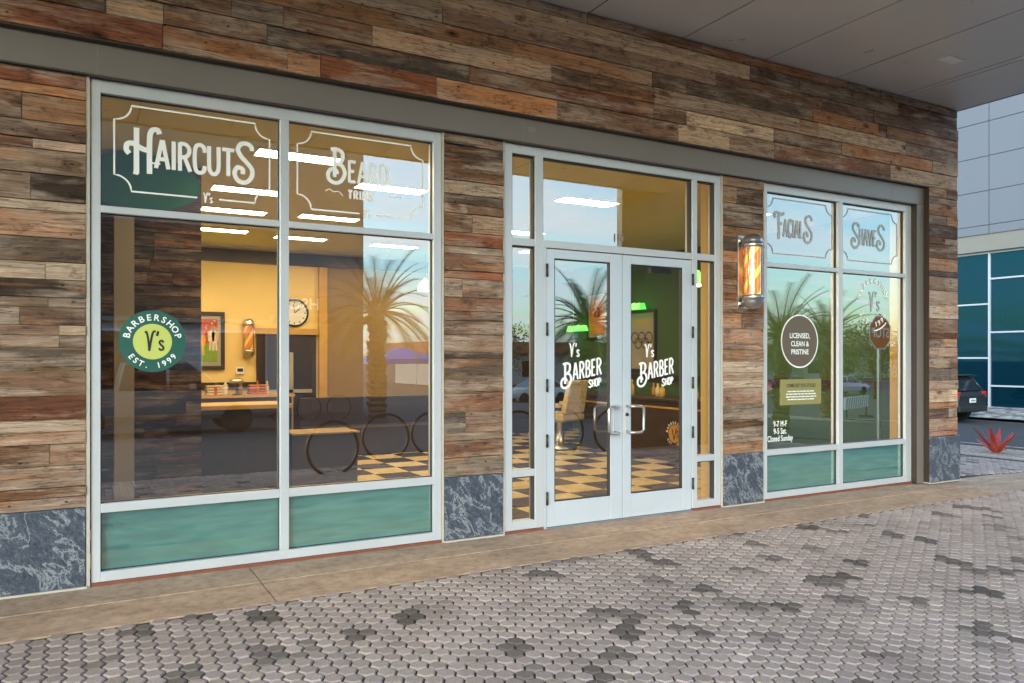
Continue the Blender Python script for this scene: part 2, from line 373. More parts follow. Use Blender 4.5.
def strokes(mb, text, x, z, h, w, y, wx=1.0, slope=0, gap=.03, grow=None):
    """draws text in ribbon strokes; returns the x reached. slope tilts the baseline, grow = (char, height factor, dz)"""
    for ch in text:
        adv, st = G[ch]; hh, dz = (h, 0)
        if grow and ch in grow: hh, dz = h*grow[ch][0], h*grow[ch][1]
        for pts, sm in st:
            p = [(x+px*hh*wx, z+dz+pz*hh) for px, pz in pts]
            if sm: p = cr(p, 5)
            p = [(a, b+slope*(a-x0s)) for a, b in p] if slope and (x0s := strokes.x0) is not None else p
            mb.ribbon(p, w, y)
        x += (adv*wx+gap)*hh
    return x
strokes.x0 = None
def text_mesh(mb, s, x, z, size, y, sx=1.0, bold=0, align='CENTER', mat4=None):
    cu = bpy.data.curves.new('lettering_source', 'FONT'); cu.body = s; cu.size = size; cu.offset = bold; cu.align_x = align; cu.resolution_u = 3
    ob = bpy.data.objects.new('lettering_source', cu); COL.objects.link(ob)
    dg = bpy.context.evaluated_depsgraph_get(); me = bpy.data.meshes.new_from_object(ob.evaluated_get(dg))
    vs = [Vector((v.co.x*sx+x, y, v.co.y+z)) for v in me.vertices]
    if mat4 is not None: vs = [mat4 @ v for v in vs]
    mb.add(vs, [tuple(p.vertices) for p in me.polygons])
    bpy.data.objects.remove(ob); bpy.data.curves.remove(cu); bpy.data.meshes.remove(me)
def arc_text(mb, s, cx, cz, r, size, y, mid, span, inside=False, bold=.0, mat4=None):
    """letters along a circle; mid/span in degrees, 90 = top"""
    n = len(s)
    for i, ch in enumerate(s):
        if ch == ' ': continue
        t = (i/(n-1)-.5)
        a = R(mid+(span*t if inside else -span*t))
        px, pz = cx+r*math.cos(a), cz+r*math.sin(a)
        rot = a-math.pi/2 if not inside else a+math.pi/2
        mm = Matrix.Translation((px, y, pz)) @ Matrix.Rotation(-rot, 4, 'Y')
        if mat4 is not None: mm = mat4 @ mm
        text_mesh(mb, ch, 0, -size*.35, size, 0, 1, bold, 'CENTER', mm)
def disc(mb, cx, cz, r, y, n=48, r2=None, mat4=None):
    r2 = r2 or r
    mb.k = getattr(mb, 'k', 0)+1; y = y-.00012*(mb.k % 14)
    v = [(cx+r*math.cos(2*math.pi*i/n), y, cz+r2*math.sin(2*math.pi*i/n)) for i in range(n)]
    if mat4 is not None: v = [tuple(mat4 @ Vector(p)) for p in v]
    mb.add(v, [tuple(range(n))])
def border(mb, x0, x1, z0, z1, n, w, y, gapc=None):
    def arc(cx, cz, a0, a1): return [(cx+n*math.cos(R(a0+(a1-a0)*i/8)), cz+n*math.sin(R(a0+(a1-a0)*i/8))) for i in range(9)]
    p = arc(x1, z0, 180, 90)+arc(x1, z1, 270, 180)+arc(x0, z1, 0, -90)+arc(x0, z0, 90, 0)
    if gapc:
        p = [(gapc[1], z0)]+p+[(gapc[0], z0)]
        # inner end brackets keep the line open round the small mark
        mb.ribbon(p, w, y)
    else: mb.ribbon(p, w, y, True)

# ------------------------------------------------------------------ shop building
BO = (4.5, 0, 0)
shop = thing('barbershop_building', 'reclaimed-wood clad barbershop front with dark header, white framed windows and metal canopy', 'shop building', BO)
def part(mb, name, mat, bevel=0, parent=None): return mb.build(name, mat, parent or shop, BO, bevel)

TONES = [(.25, .115, .055), (.30, .205, .15), (.155, .10, .075), (.20, .135, .10), (.27, .205, .165), (.115, .065, .045), (.185, .10, .06), (.235, .125, .07), (.32, .25, .195), (.08, .046, .033), (.21, .12, .08), (.36, .26, .185), (.20, .07, .036), (.16, .12, .10), (.17, .085, .055), (.14, .08, .058)]
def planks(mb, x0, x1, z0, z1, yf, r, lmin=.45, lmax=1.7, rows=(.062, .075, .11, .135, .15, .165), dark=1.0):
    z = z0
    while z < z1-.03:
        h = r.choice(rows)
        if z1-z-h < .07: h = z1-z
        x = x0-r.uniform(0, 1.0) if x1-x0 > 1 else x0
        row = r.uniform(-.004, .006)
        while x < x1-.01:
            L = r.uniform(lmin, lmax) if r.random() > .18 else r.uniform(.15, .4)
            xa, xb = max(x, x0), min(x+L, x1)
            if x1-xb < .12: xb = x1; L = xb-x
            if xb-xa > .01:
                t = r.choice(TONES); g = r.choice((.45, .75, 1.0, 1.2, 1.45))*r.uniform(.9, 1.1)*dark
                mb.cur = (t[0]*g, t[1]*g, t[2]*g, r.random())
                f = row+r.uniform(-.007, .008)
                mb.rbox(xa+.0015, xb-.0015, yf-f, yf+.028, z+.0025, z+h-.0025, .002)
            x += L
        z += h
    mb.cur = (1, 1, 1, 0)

wr = random.Random(5)
mb = MB(); planks(mb, -2.4, 9.14, 3.445, 4.405, -.137, wr, .6, 2.1, (.075, .12, .135, .15, .165)); part(mb, 'fascia_cladding', M['wood'])
mb = MB(); planks(mb, -2.4, .036, .512, 3.235, -.022, wr); part(mb, 'wall_cladding', M['wood'])
for xa, xb in ((2.508, 3.036), (5.475, 6.022)):
    mb = MB(); planks(mb, xa, xb, .512, 3.235, -.022, wr, .5, 1.4); part(mb, 'pier_cladding', M['wood'])
mb = MB(); planks(mb, 8.585, 9.14, .54, 3.444, -.137, wr, .25, .9); part(mb, 'pier_cladding', M['wood'])
# the wooden return at the corner
mb = MB(); mb.cur = (.1, .07, .05, .3); mb.box(9.112, 9.139, -.108, 8.3, 3.5, 4.405); mb.box(9.112, 9.139, -.108, 8.3, .54, 3.498); part(mb, 'end_wall', M['wood'])
for xa, xb, yf, zt in ((-2.4, .034, -.026, .509), (2.51, 3.034, -.026, .509), (5.478, 6.02, -.026, .509), (8.588, 9.165, -.155, .537)):
    mb = MB(); mb.box(xa, xb, yf, .01, .014, zt); part(mb, 'marble_base', M['marble'], .004)
    mb = MB(); mb.box(xa-.006, xb+.006, yf-.012, .012, 0, .013); part(mb, 'base_bead', M['bead'])
for xa, xb in ((.038, .058), (2.491, 2.505), (3.038, 3.051), (5.457, 5.473), (6.024, 6.038)):
    mb = MB(); mb.box(xa, xb, -.02, .02, 0, 3.235); part(mb, 'edge_trim', M['bead'])
mb = MB(); mb.box(-2.4, 8.583, -.07, .05, 3.237, 3.52); mb.box(8.4575, 8.583, -.07, .05, 0, 3.2365); part(mb, 'header_beam', M['header'], .003)
for x in (.1, 3.2, 5.43, 8.0): mb = MB(); mb.box(x-.0025, x+.0025, -.0712, -.06, 3.238, 3.443); part(mb, 'header_joint', M['joint'])
mb = MB(); mb.box(3.245, 3.315, -.0712, -.06, 3.33, 3.375); part(mb, 'header_patch', M['joint'])
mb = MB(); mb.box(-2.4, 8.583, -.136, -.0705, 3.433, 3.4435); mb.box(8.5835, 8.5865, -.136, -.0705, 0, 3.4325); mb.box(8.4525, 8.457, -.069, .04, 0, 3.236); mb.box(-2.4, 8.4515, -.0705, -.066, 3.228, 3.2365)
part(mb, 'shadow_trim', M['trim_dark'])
# front wall core: piers, jambs, lintel
mb = MB()
for xa, xb in ((-2.4, .05), (2.5, 3.045), (5.465, 6.03), (8.465, 9.11)): mb.box(xa, xb, .0125, .28, 0, 3.3)
mb.box(-2.4, 9.11, .0525, .28, 3.24, 3.3); mb.box(-2.4, 9.11, .053, .28, 3.3005, 4.405)
part(mb, 'front_wall', M['cream'])
mb = MB(); mb.box(-1.2, 9.11, 7.8, 8.0, 0, 3.3); part(mb, 'back_wall', M['cream'])
mb = MB(); mb.box(-1.2, -1.0, .281, 7.8, 0, 3.3); part(mb, 'side_wall', M['cream'])
mb = MB(); mb.box(8.95, 9.11, .281, 7.799, 0, 3.3); part(mb, 'side_wall', M['green_wall'])
mb = MB(); mb.box(-1.0, 8.95, .2805, 7.8, 3.3005, 3.4); part(mb, 'ceiling', M['olive_wall'])
mb = MB(); mb.box(-.99, 8.94, 7.76, 7.799, 3.04, 3.25); mb.box(8.91, 8.949, .3, 7.75, 1.06, 1.16); part(mb, 'wall_trim', M['dwood'])
mb = MB(); mb.box(3.62, 3.76, 7.70, 7.798, 0, 3.03); mb.box(2.5, 3.615, 7.72, 7.798, 1.86, 1.96); part(mb, 'door_casing', M['gold_wood'])
mb = MB(); mb.box(6.2, 8.9, 7.74, 7.798, 0, 3.03); part(mb, 'panelling', M['dwood'])
mb = MB(); mb.box(3.77, 6.19, 7.74, 7.798, 0, 3.03); part(mb, 'panelling', M['ochre'])
# roof with the canopy over the drive
mb = MB(); mb.box(-9, 9.17, -5.12, 8.3, 4.47, 4.95); part(mb, 'roof', M['stucco_dark'])
mb = MB()
xs = [-9]+[4.87-1.06*k for k in range(12, 0, -1) if 4.87-1.06*k > -8.9]+[4.87, 5.93, 6.97, 8.05, 8.15, 9.17]
for a, b in zip(xs, xs[1:]): mb.box(a+.009, b-.009, -5.1, .05, 4.41, 4.465)
soff = part(mb, 'soffit_panel', M['soffit'])
mb = MB(); mb.box(-9, 9.18, -5.16, -5.105, 4.40, 4.96); mb.box(9.172, 9.182, -5.10, 8.3, 4.405, 4.96); part(mb, 'canopy_edge', M['header'])
mb = MB(); mb.box(7.40, 7.64, -1.10, -.98, 4.396, 4.409); part(mb, 'downlight', M['white'], .003)
mb = MB(); mb.box(8.3, 10.8, -5.36, -5.2, -.4, 6.4)
part(mb, 'canopy_pier', M['dwood'], .01)
mb = MB(); mb.box(-9, -8.4, -5.95, -5.2, -.4, 4.39); part(mb, 'canopy_pier', M['stucco_dark'], .01)
mb = MB(); mb.box(-9, -2.4, 0, .3, 0, 4.405); part(mb, 'wall', M['stucco_dark'])

PY = .045      # glass plane
def window(x0, xm, x1, inner):
    """two lights wide, three rows: frame, panes, film panels; inner = (xa,xb,xc,xd) glass edges"""
    xa, xb, xc, xd = inner
    f = MB(); Y0, Y1 = -.004, .10
    f.box(x0, xa, Y0, Y1, .022, 3.232); f.box(xd, x1, Y0, Y1, .022, 3.232); f.box(xb, xc, Y0, Y1, .085, 3.15)
    f.box(xa, xd, Y0+.001, Y1, 3.15, 3.232); f.box(xa, xd, Y0+.001, Y1, .022, .085)
    for a, b in ((xa, xb), (xc, xd)):
        f.box(a, b, Y0+.002, Y1, 2.385, 2.43); f.box(a, b, Y0+.002, Y1, .462, .52)
    fr = part(f, 'storefront_window', M['alu'], .003)
    g = MB()
    for a, b in ((xa, xb), (xc, xd)):
        for z0, z1 in ((.085, .462), (.52, 2.385), (2.43, 3.15)):
            q = .005
            for bx in ((a, a+q, z0, z1), (b-q, b, z0, z1), (a+q, b-q, z0, z0+q), (a+q, b-q, z1-q, z1)):
                g.box(bx[0]+.0005*(bx[0] == a), bx[1]-.0005*(bx[1] == b), .03, .06, bx[2]+.0008, bx[3]-.0008)
    part(g, 'gasket', M['gasket'], 0, fr)
    for a, b in ((xa, xb), (xc, xd)):
        for z0, z1 in ((.52, 2.385), (2.43, 3.15)):
            p = MB(); p.quad((a, PY, z0), (b, PY, z0), (b, PY, z1), (a, PY, z1)); part(p, 'pane', M['glass'], 0, fr)
        p = MB(); p.quad((a, PY, .085), (b, PY, .085), (b, PY, .462), (a, PY, .462)); part(p, 'frosted_panel', M['film'], 0, fr)
    s = MB(); s.box(x0, x1, -.012, .1, 0, .021); part(s, 'sill_flashing', M['sealant'], 0, fr)
    return fr
w1 = window(.064, 0, 2.488, (.118, 1.243, 1.306, 2.425))
w3 = window(6.041, 0, 8.451, (6.097, 7.185, 7.255, 8.345))
w1['label'] = 'wide two-light window lettered HAIRCUTS and BEARD TRIMS'; w3['label'] = 'wide two-light window lettered FACIALS and SHAVES'
LY = PY-.004
def decal(mb, name, mat, parent): return part(mb, name, mat, 0, parent)

def vmark(mb, x, z, h, w, y=LY):
    e = strokes(mb, "v", x, z, h, w, y); mb.ribbon([(x+.68*h, z+1.05*h), (x+.62*h, z+.80*h)], w*1.1, y); strokes(mb, 'S', x+.72*h, z+.05*h, h*.5, w, y)
d = MB(); border(d, .197, 1.179, 2.545, 3.105, .10, .011, LY, (.70, .84)); vmark(d, .735, 2.515, .065, .009)
e = strokes(d, 'h', .255, 2.672, .30, .033, LY, 1.0, gap=-.06)
e = strokes(d, 'AIRCUT', e+.0, 2.715, .19, .026, LY, .95, gap=.03); strokes(d, 's', e-.025, 2.715, .235, .03, LY, .95)
d.ribbon([(.395, 2.745), (.47, 2.745)], .012, LY)
decal(d, 'lettering', M['white'], w1)
d = MB(); border(d, 1.375, 2.352, 2.54, 3.105, .10, .011, LY, (1.84, 1.97)); vmark(d, 1.87, 2.515, .06, .008)
e = strokes(d, 'b', 1.585, 2.765, .235, .028, LY, 1.05, gap=0)
strokes(d, 'EARD', e+.01, 2.765, .165, .022, LY, .95, gap=.05)
strokes(d, 'TRIMS', 1.75, 2.645, .062, .015, LY, 1.15, gap=.14)
for s in (-1, 1): d.ribbon(cr([(1.88+s*.17, 2.66), (1.88+s*.20, 2.69), (1.88+s*.24, 2.685), (1.88+s*.27, 2.70), (1.88+s*.30, 2.685)]), .006, LY)
decal(d, 'lettering', M['white'], w1)
d = MB(); disc(d, .424, 1.565, .205, LY+.002); decal(d, 'roundel', M['dgreen'], w1)
d = MB(); disc(d, .424, 1.562, .118, LY); decal(d, 'roundel_centre', M['lime'], w1)
d = MB(); vmark(d, .372, 1.50, .125, .013, LY-.002); decal(d, 'lettering', M['black'], w1)
d = MB(); arc_text(d, 'BARBERSHOP', .424, 1.563, .160, .058, LY-.002, 90, 152, False, .0012); arc_text(d, 'EST. 1999', .424, 1.563, .160, .052, LY-.002, 270, 104, True, .001)
decal(d, 'lettering', M['white'], w1)
# right-hand window
for x0, x1, kind in ((6.128, 7.135, 0), (7.293, 8.255, 1)):
    d = MB(); border(d, x0, x1, 2.535, 3.102, .10, .012, LY)
    if kind == 0:
        e = strokes(d, 'f', 6.245, 2.70, .27, .032, LY, .95, gap=-.02); e = strokes(d, 'ACIAL', e-.02, 2.715, .185, .022, LY, .72, gap=.03); strokes(d, 's', e-.01, 2.715, .24, .028, LY, .95)
    else:
        e = strokes(d, 's', 7.44, 2.715, .235, .028, LY, 1.0, gap=-.04); e = strokes(d, 'HAVE', e, 2.715, .185, .024, LY, .78, gap=.03); strokes(d, 's', e-.01, 2.715, .24, .028, LY, 1.0)
    decal(d, 'lettering', M['shade_grey_vinyl'], w3)
d = MB(); arc_text(d, 'BARBERSHOP', 7.83, 2.08, .245, .09, LY, 90, 152, False, .0022); arc_text(d, 'EST. 1999', 7.83, 2.08, .245, .08, LY, 268, 108, True, .002)
d.ribbon([(7.83+.315*math.cos(R(a)), 2.08+.315*math.sin(R(a))) for a in range(272, 318, 4)], .014, LY)
decal(d, 'lettering', M['white'], w3)
d = MB(); vmark(d, 7.74, 1.98, .21, .018); decal(d, 'lettering', M['shade_grey_vinyl'], w3)
d = MB(); disc(d, 6.628, 1.632, .27, LY+.001); decal(d, 'plaque', M['brown_vinyl'], w3)
d = MB(); d.ribbon([(6.628+.275*math.cos(R(a)), 1.632+.275*math.sin(R(a))) for a in range(0, 360, 8)], .014, LY, True)
for i, s in enumerate(('LICENSED,', 'CLEAN &', 'PRISTINE')): text_mesh(d, s, 6.628, 1.665-i*.085, .075, LY-.001, .9, .0015)
decal(d, 'lettering', M['white'], w3)
d = MB(); d.box(6.335, 6.955, LY-.003, LY+.002, .965, 1.232); decal(d, 'notice_card', M['olive'], w3)
d = MB()
for i in range(4):
    x = 6.415+(.02 if i in (0, 3) else 0); xe = 6.875-(.03 if i in (0, 3) else 0); q = random.Random(i)
    while x < xe:
        L = q.uniform(.025, .07); d.ribbon([(x, 1.105-i*.028), (min(x+L, xe), 1.105-i*.028)], .011, LY-.005); x += L+.008
for i, s in enumerate(('9-7 M-F', '9-5 Sat.', 'Closed Sunday')): text_mesh(d, s, 6.335, .745-i*.075, .085, LY, .74, .001)
decal(d, 'lettering', M['white'], w3)
d = MB(); text_mesh(d, 'COME GET YOU STYLED', 6.645, 1.15, .05, LY-.005, .8, .001); decal(d, 'lettering', M['black'], w3)

# entrance: sidelights, transom, pair of doors
f = MB(); Y0, Y1 = -.004, .10
for a, b in ((3.054, 3.13), (3.352, 3.431), (5.096, 5.157), (5.388, 5.454)): f.box(a, b, Y0, Y1, .022, 3.232)
for a, b in ((3.13, 3.352), (3.431, 5.096), (5.157, 5.388)): f.box(a, b, Y0+.001, Y1, 3.155, 3.232); f.box(a, b, Y0+.002, Y1, 2.393, 2.455)
for a, b in ((3.13, 3.352), (5.157, 5.388)): f.box(a, b, Y0+.002, Y1, .462, .52); f.box(a, b, Y0+.001, Y1, .022, .09)
f.box(3.431, 3.466, Y0+.003, Y1, .0, 2.393)
ent = part(f, 'entrance_frame', M['alu'], .003)
g = MB()
for a, b, zs in ((3.13, 3.352, ((.09, .462), (.52, 2.393), (2.455, 3.155))), (5.157, 5.388, ((.09, .462), (.52, 2.393), (2.455, 3.155))), (3.431, 5.096, ((2.455, 3.155),))):
    for z0, z1 in zs:
        for bx in ((a+.0005, a+.01, z0, z1), (b-.01, b-.0005, z0, z1), (a+.01, b-.01, z1-.01, z1)): g.box(bx[0], bx[1], .012, .06, bx[2]+.0008, bx[3]-.0008)
        p = MB(); p.quad((a, PY, z0), (b, PY, z0), (b, PY, z1), (a, PY, z1)); part(p, 'pane', M['glass'], 0, ent)
part(g, 'gasket', M['gasket'], 0, ent)
for a, b in ((3.054, 3.43), (5.10, 5.454)): g = MB(); g.box(a, b, -.012, .1, 0, .021); part(g, 'sill_flashing', M['sealant'], 0, ent)
g = MB(); g.box(3.467, 5.095, -.02, .1, 0, .008); part(g, 'threshold', M['chrome'], 0, ent)
d = MB(); text_mesh(d, '110', 4.255, 2.505, .10, LY, .8, .003); decal(d, 'lettering', M['header'], ent)
for x0, x1, ga, gb, side in ((3.471, 4.272, 3.551, 4.142, -1), (4.28, 5.092, 4.372, 4.985, 1)):
    m = MB(); Y0, Y1 = .008, .055
    m.box(x0, ga, Y0, Y1, .012, 2.385); m.box(gb, x1, Y0, Y1, .012, 2.385); m.box(ga, gb, Y0+.001, Y1-.001, 2.308, 2.385); m.box(ga, gb, Y0+.001, Y1-.001, .012, .222)
    leaf = part(m, 'door', M['door_alu'], .003)
    g = MB()
    for bx in ((ga+.0005, ga+.009, .222, 2.308), (gb-.009, gb-.0005, .222, 2.308), (ga+.009, gb-.009, .2225, .231), (ga+.009, gb-.009, 2.299, 2.3075)): g.box(bx[0], bx[1], .014, .05, bx[2], bx[3])
    part(g, 'gasket', M['gasket'], 0, leaf)
    p = MB(); p.quad((ga, .032, .222), (gb, .032, .222), (gb, .032, 2.308), (ga, .032, 2.308)); part(p, 'pane', M['glass'], 0, leaf)
    xs = (gb+.05) if side < 0 else (ga-.045); xo = xs+side*.125
    h = MB(); h.tube([(xs, .008, 1.02), (xs, -.05, 1.02), (xs+side*.03, -.07, 1.02), (xo-side*.025, -.075, 1.02), (xo, -.075, 1.0), (xo, -.075, .81), (xo-side*.025, -.075, .785), (xs+side*.03, -.07, .785), (xs, -.05, .785), (xs, .008, .785)], .0125, 10)
    part(h, 'handle', M['chrome'], 0, leaf)
    h = MB(); h.box(xs-.028, xs+.028, -.004, .0075, .80, 1.005); part(h, 'push_plate', M['alu'], .004, leaf)
    if side > 0:
        h = MB(); h.lathe((xs-.012, -.003, .945), [(.001, -.014), (.015, -.013), (.017, -.001)], 16, 'y'); part(h, 'lock_cylinder', M['steel_dark'], 0, leaf)
    hx = x0-.006 if side < 0 else x1+.004
    for z in (2.2, 1.70, 1.22, .75, .26):
        h = MB(); h.tube([(hx, -.012, z-.055), (hx, -.012, z+.055)], .011, 8); part(h, 'hinge', M['steel_dark'], 0, leaf)
    c = (ga+gb)/2+(.0 if side < 0 else .0)
    d = MB(); strokes.x0 = c
    e = strokes(d, 'b', c-.225, 1.235, .20, .02, .028, 1.0, slope=.17, gap=0); strokes(d, 'ARBER', e+.005, 1.275, .15, .017, .028, .78, slope=.17, gap=.05)
    strokes(d, 'SHOP', c+.075, 1.18, .065, .012, .028, .95, slope=.17, gap=.06)
    strokes.x0 = None; vmark(d, c-.135, 1.462, .115, .012, .028)
    decal(d, 'lettering', M['white'], leaf)
    if side > 0:
        h = MB(); h.box(4.66, 4.9, .07, .12, 2.25, 2.30); part(h, 'door_closer', M['steel_dark'], .004, leaf)

# ------------------------------------------------------------------ barber pole on the pier
def barber_pole(loc, s, label, glow):
    t = thing('barber_pole', label, 'barber pole', loc)
    m = MB(); m.box(-.085*s, .085*s, -.02*s, 0, -.37*s, .37*s); m.box(-.07*s, .07*s, -.10*s, -.02*s, .30*s, .33*s); m.box(-.07*s, .07*s, -.10*s, -.02*s, -.33*s, -.30*s); m.build('bracket', M['chrome'], t, bevel=.004*s)
    yc = -.13*s
    m = MB(); m.lathe((0, yc, 0), [(.098*s, .235*s), (.112*s, .24*s), (.112*s, .275*s), (.102*s, .28*s), (.102*s, .30*s), (.09*s, .335*s), (.06*s, .362*s), (.02*s, .375*s), (.001, .377*s)], 28); m.build('top_cap', M['chrome'], t)
    m = MB(); m.lathe((0, yc, 0), [(.001, -.377*s), (.02*s, -.375*s), (.06*s, -.362*s), (.09*s, -.335*s), (.102*s, -.30*s), (.102*s, -.28*s), (.112*s, -.275*s), (.112*s, -.24*s), (.098*s, -.235*s)], 28); m.build('bottom_cap', M['chrome'], t)
    m = MB(); m.lathe((0, yc, 0), [(.078*s, -.234*s), (.078*s, .234*s)], 28); m.build('striped_cylinder', glow, t)
    m = MB(); m.lathe((0, yc, 0), [(.093*s, -.234*s), (.093*s, .234*s)], 28); m.f = m.f[:-2]; m.smooth = m.smooth[:-2]; m.build('glass_tube', M['clear'], t)
    for a in (200, 340, 90):
        m = MB(); x, y = .102*s*math.cos(R(a)), yc+.102*s*math.sin(R(a)); m.tube([(x, y, -.25*s), (x, y, .25*s)], .006*s, 6); m.build('rod', M['chrome'], t)
    return t
def pole_mat():
    k = NT('lit_barber_stripes'); tc = k.n('ShaderNodeTexCoord'); sp = k.n('ShaderNodeSeparateXYZ'); k.l(tc.outputs['Object'], sp.inputs[0])
    a = k.math('ARCTAN2', k.math('ADD', sp.outputs[1], .13), sp.outputs[0])
    u = k.math('FRACT', k.math('ADD', k.math('MULTIPLY', a, -2/(2*math.pi)), k.math('MULTIPLY', sp.outputs[2], 4.0)))
    c = k.ramp(u, [(0, (.80, .20, .03)), (.30, (.72, .17, .025)), (.38, (.95, .50, .07)), (.62, (1, .56, .10)), (.70, (.42, .20, .05)), (.93, (.45, .21, .05))])
    c.node.color_ramp.interpolation = 'EASE'
    k.l(c, k.b.inputs['Base Color']); k.l(c, k.b.inputs['Emission Color']); k.b.inputs['Emission Strength'].default_value = .2
    return k.m
M['pole_glow'] = pole_mat(); M['clear'] = glass_mat('clear_tube', (.97, .97, .96), .02)
barber_pole((5.735, -.024, 2.30), .98, 'lit barber pole with chrome domes mounted on the outside wooden pier', M['pole_glow'])

def framed(name, label, loc, w, h, rz, fw=.05):
    t = thing(name, label, 'picture', loc, rz)
    m = MB(); a, b = w/2, h/2
    m.box(-a, a, -.035, 0, b-fw, b); m.box(-a, a, -.035, 0, -b, -b+fw); m.box(-a, -a+fw, -.034, 0, -b+fw, b-fw); m.box(a-fw, a, -.034, 0, -b+fw, b-fw); m.build('frame', M['dwood'], t, bevel=.004)
    m = MB(); m.box(-a+fw, a-fw, -.012, -.002, -b+fw, b-fw); m.build('mount', M['whiteband'], t)
    return t
# ------------------------------------------------------------------ interior
m = MB(); m.box(-1.0, 8.95, .101, 7.8, -.1, .004); m.build('floor', M['checker'], None, kind='structure')
m = MB(); m.quad((.05, .1005, .002), (8.46, .1005, .002), (8.46, .1, -.1), (.05, .1, -.1))
t = thing('plank_partition', 'dark plank partition wall standing behind the HAIRCUTS window', 'partition', (.0, 2.4, 0))
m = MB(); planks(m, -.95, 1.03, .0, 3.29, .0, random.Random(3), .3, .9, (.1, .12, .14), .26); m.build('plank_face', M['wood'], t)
m = MB(); m.box(-.95, 1.03, .03, .12, 0, 3.29); m.build('core', M['dwood'], t)
m = MB(); m.prism([(.48+.5*math.cos(2*math.pi*i/48), 3.03+.255*math.sin(2*math.pi*i/48)) for i in range(48)], 2.07, 2.11); tag(m.build('oval_sign', M['oval_green'], None), 'large oval dark green sign hung high beside the pale column', 'sign')
m = MB(); m.box(.27, .43, 2.12, 2.27, .004, 3.29); tag(m.build('column', M['whiteband'], None), 'slim pale column in front of the plank partition', 'column')
# reception desk behind the left window
t = thing('service_counter', 'long dark counter with honey wood top behind the left window', 'counter', (1.3, 2.6, .004))
m = MB(); m.box(-.25, .60, 0, .55, 0, .93); m.build('cabinet', M['dwood'], t, bevel=.005)
m = MB(); m.box(-.25, .64, -.04, .6, .931, .975); m.build('counter_top', M['gold_wood'], t, bevel=.004)
t = thing('floor_dimming_bench', 'low dark bench added to dim the far floor behind the BEARD TRIMS window', 'bench', (3.2, 5.6, .004))  # added dark bench, stands in for the dimmer far floor
m = MB(); m.box(-.3, 2.6, 0, .5, 0, .42); m.build('seat', M['dwood'], t, bevel=.01)
m = MB(); m.box(-.3, 2.6, .51, .58, 0, .85); m.build('backrest', M['dwood'], t, bevel=.01)
# styling counter against the back wall
t = thing('styling_counter', 'long styling counter along the back wall', 'counter', (2.2, 7.3, .004))
m = MB(); m.box(-2.2, .85, 0, .45, 0, .82); m.build('cabinet', M['dwood'], t)
m = MB(); m.box(-2.25, .9, -.03, .46, .821, .86); m.build('counter_top', M['gold_wood'], t)
cols = [(.5, .2, .05), (.6, .5, .3), (.05, .05, .06), (.55, .1, .06), (.7, .65, .55), (.35, .2, .1)]
def bottle(x, y, z, h, r, c, label, group):
    m = MB(); m.cur = (*c, 1); m.lathe((0, 0, 0), [(r*.9, 0), (r, .01), (r, h*.6), (r*.45, h*.74), (r*.4, h*.9), (r*.45, h*.92), (r*.45, h)], 12)
    o = m.build('bottle', M['tint_gloss'], None); o.location = (x, y, z); return tag(o, label, 'bottle', group)
for i in range(8):
    bottle(1.2+.22*i+rng.uniform(-.05, .05), 7.45, .868, rng.uniform(.16, .26), rng.uniform(.03, .05), cols[i % 6], 'hair product bottle in the row on the styling counter', 'bottles on the styling counter')
m = MB(); m.box(.2, 2.7, 7.765, 7.78, .95, 1.06); o = m.build('shelf_rail', M['dwood'], None); tag(o, 'dark rail fixed above the styling counter', 'rail')
t = thing('display_cabinet', 'low dark display cabinet at the right end of the front counter', 'cabinet', (2.3, 2.62, .004))
m = MB(); m.box(-.35, .36, 0, .5, 0, .635); m.build('body', M['dwood'], t, bevel=.005)
m = MB(); m.box(-.355, .38, -.02, .52, .636, .652); m.build('top', M['ochre'], t)
for i, x in enumerate((.9, 1.55, 2.2)):
    t = thing('hair_dryer', ['left chrome hair dryer on its stand on the styling counter', 'middle chrome hair dryer on its stand on the styling counter', 'right chrome hair dryer on its stand on the styling counter'][i], 'hair dryer', (x, 7.38, .865))
    m = MB(); m.lathe((0, 0, 0), [(.07, 0), (.07, .015), (.015, .03), (.015, .14)], 14); m.build('stand', M['steel_dark'], t)
    m = MB(); m.tube([(-.11, 0, .22), (-.04, 0, .22), (.04, 0, .22), (.10, 0, .22)], [.028, .045, .05, .03], 14); m.build('barrel', M['chrome'], t)
    m = MB(); m.tube([(.02, 0, .20), (0, 0, .08)], .018, 10); m.build('handle', M['black'], t)
for i, (x, c) in enumerate(((1.25, (.55, .25, .1)), (1.9, (.6, .5, .36)), (2.55, (.45, .16, .08)))):
    m = MB(); m.cur = (*c, 1)
    for j in range(4): m.rbox(-.15+.01*(j % 2), .15, -.1, .1, .04*j, .04*j+.036, .012)
    o = m.build('towel_stack', M['tint_rough'], None); o.location = (x, 7.52, .865); tag(o, ['rust coloured folded towels on the styling counter', 'beige folded towels on the styling counter', 'red brown folded towels at the end of the styling counter'][i], 'towels')
t = framed('wall_mirror', 'wide dark framed mirror above the styling counter', (.55, 7.79, 1.6), 1.1, .9, 0, .05)
m = MB(); m.box(-.49, .49, -.016, -.013, -.39, .39); m.build('mirror_glass', M['chrome'], t)
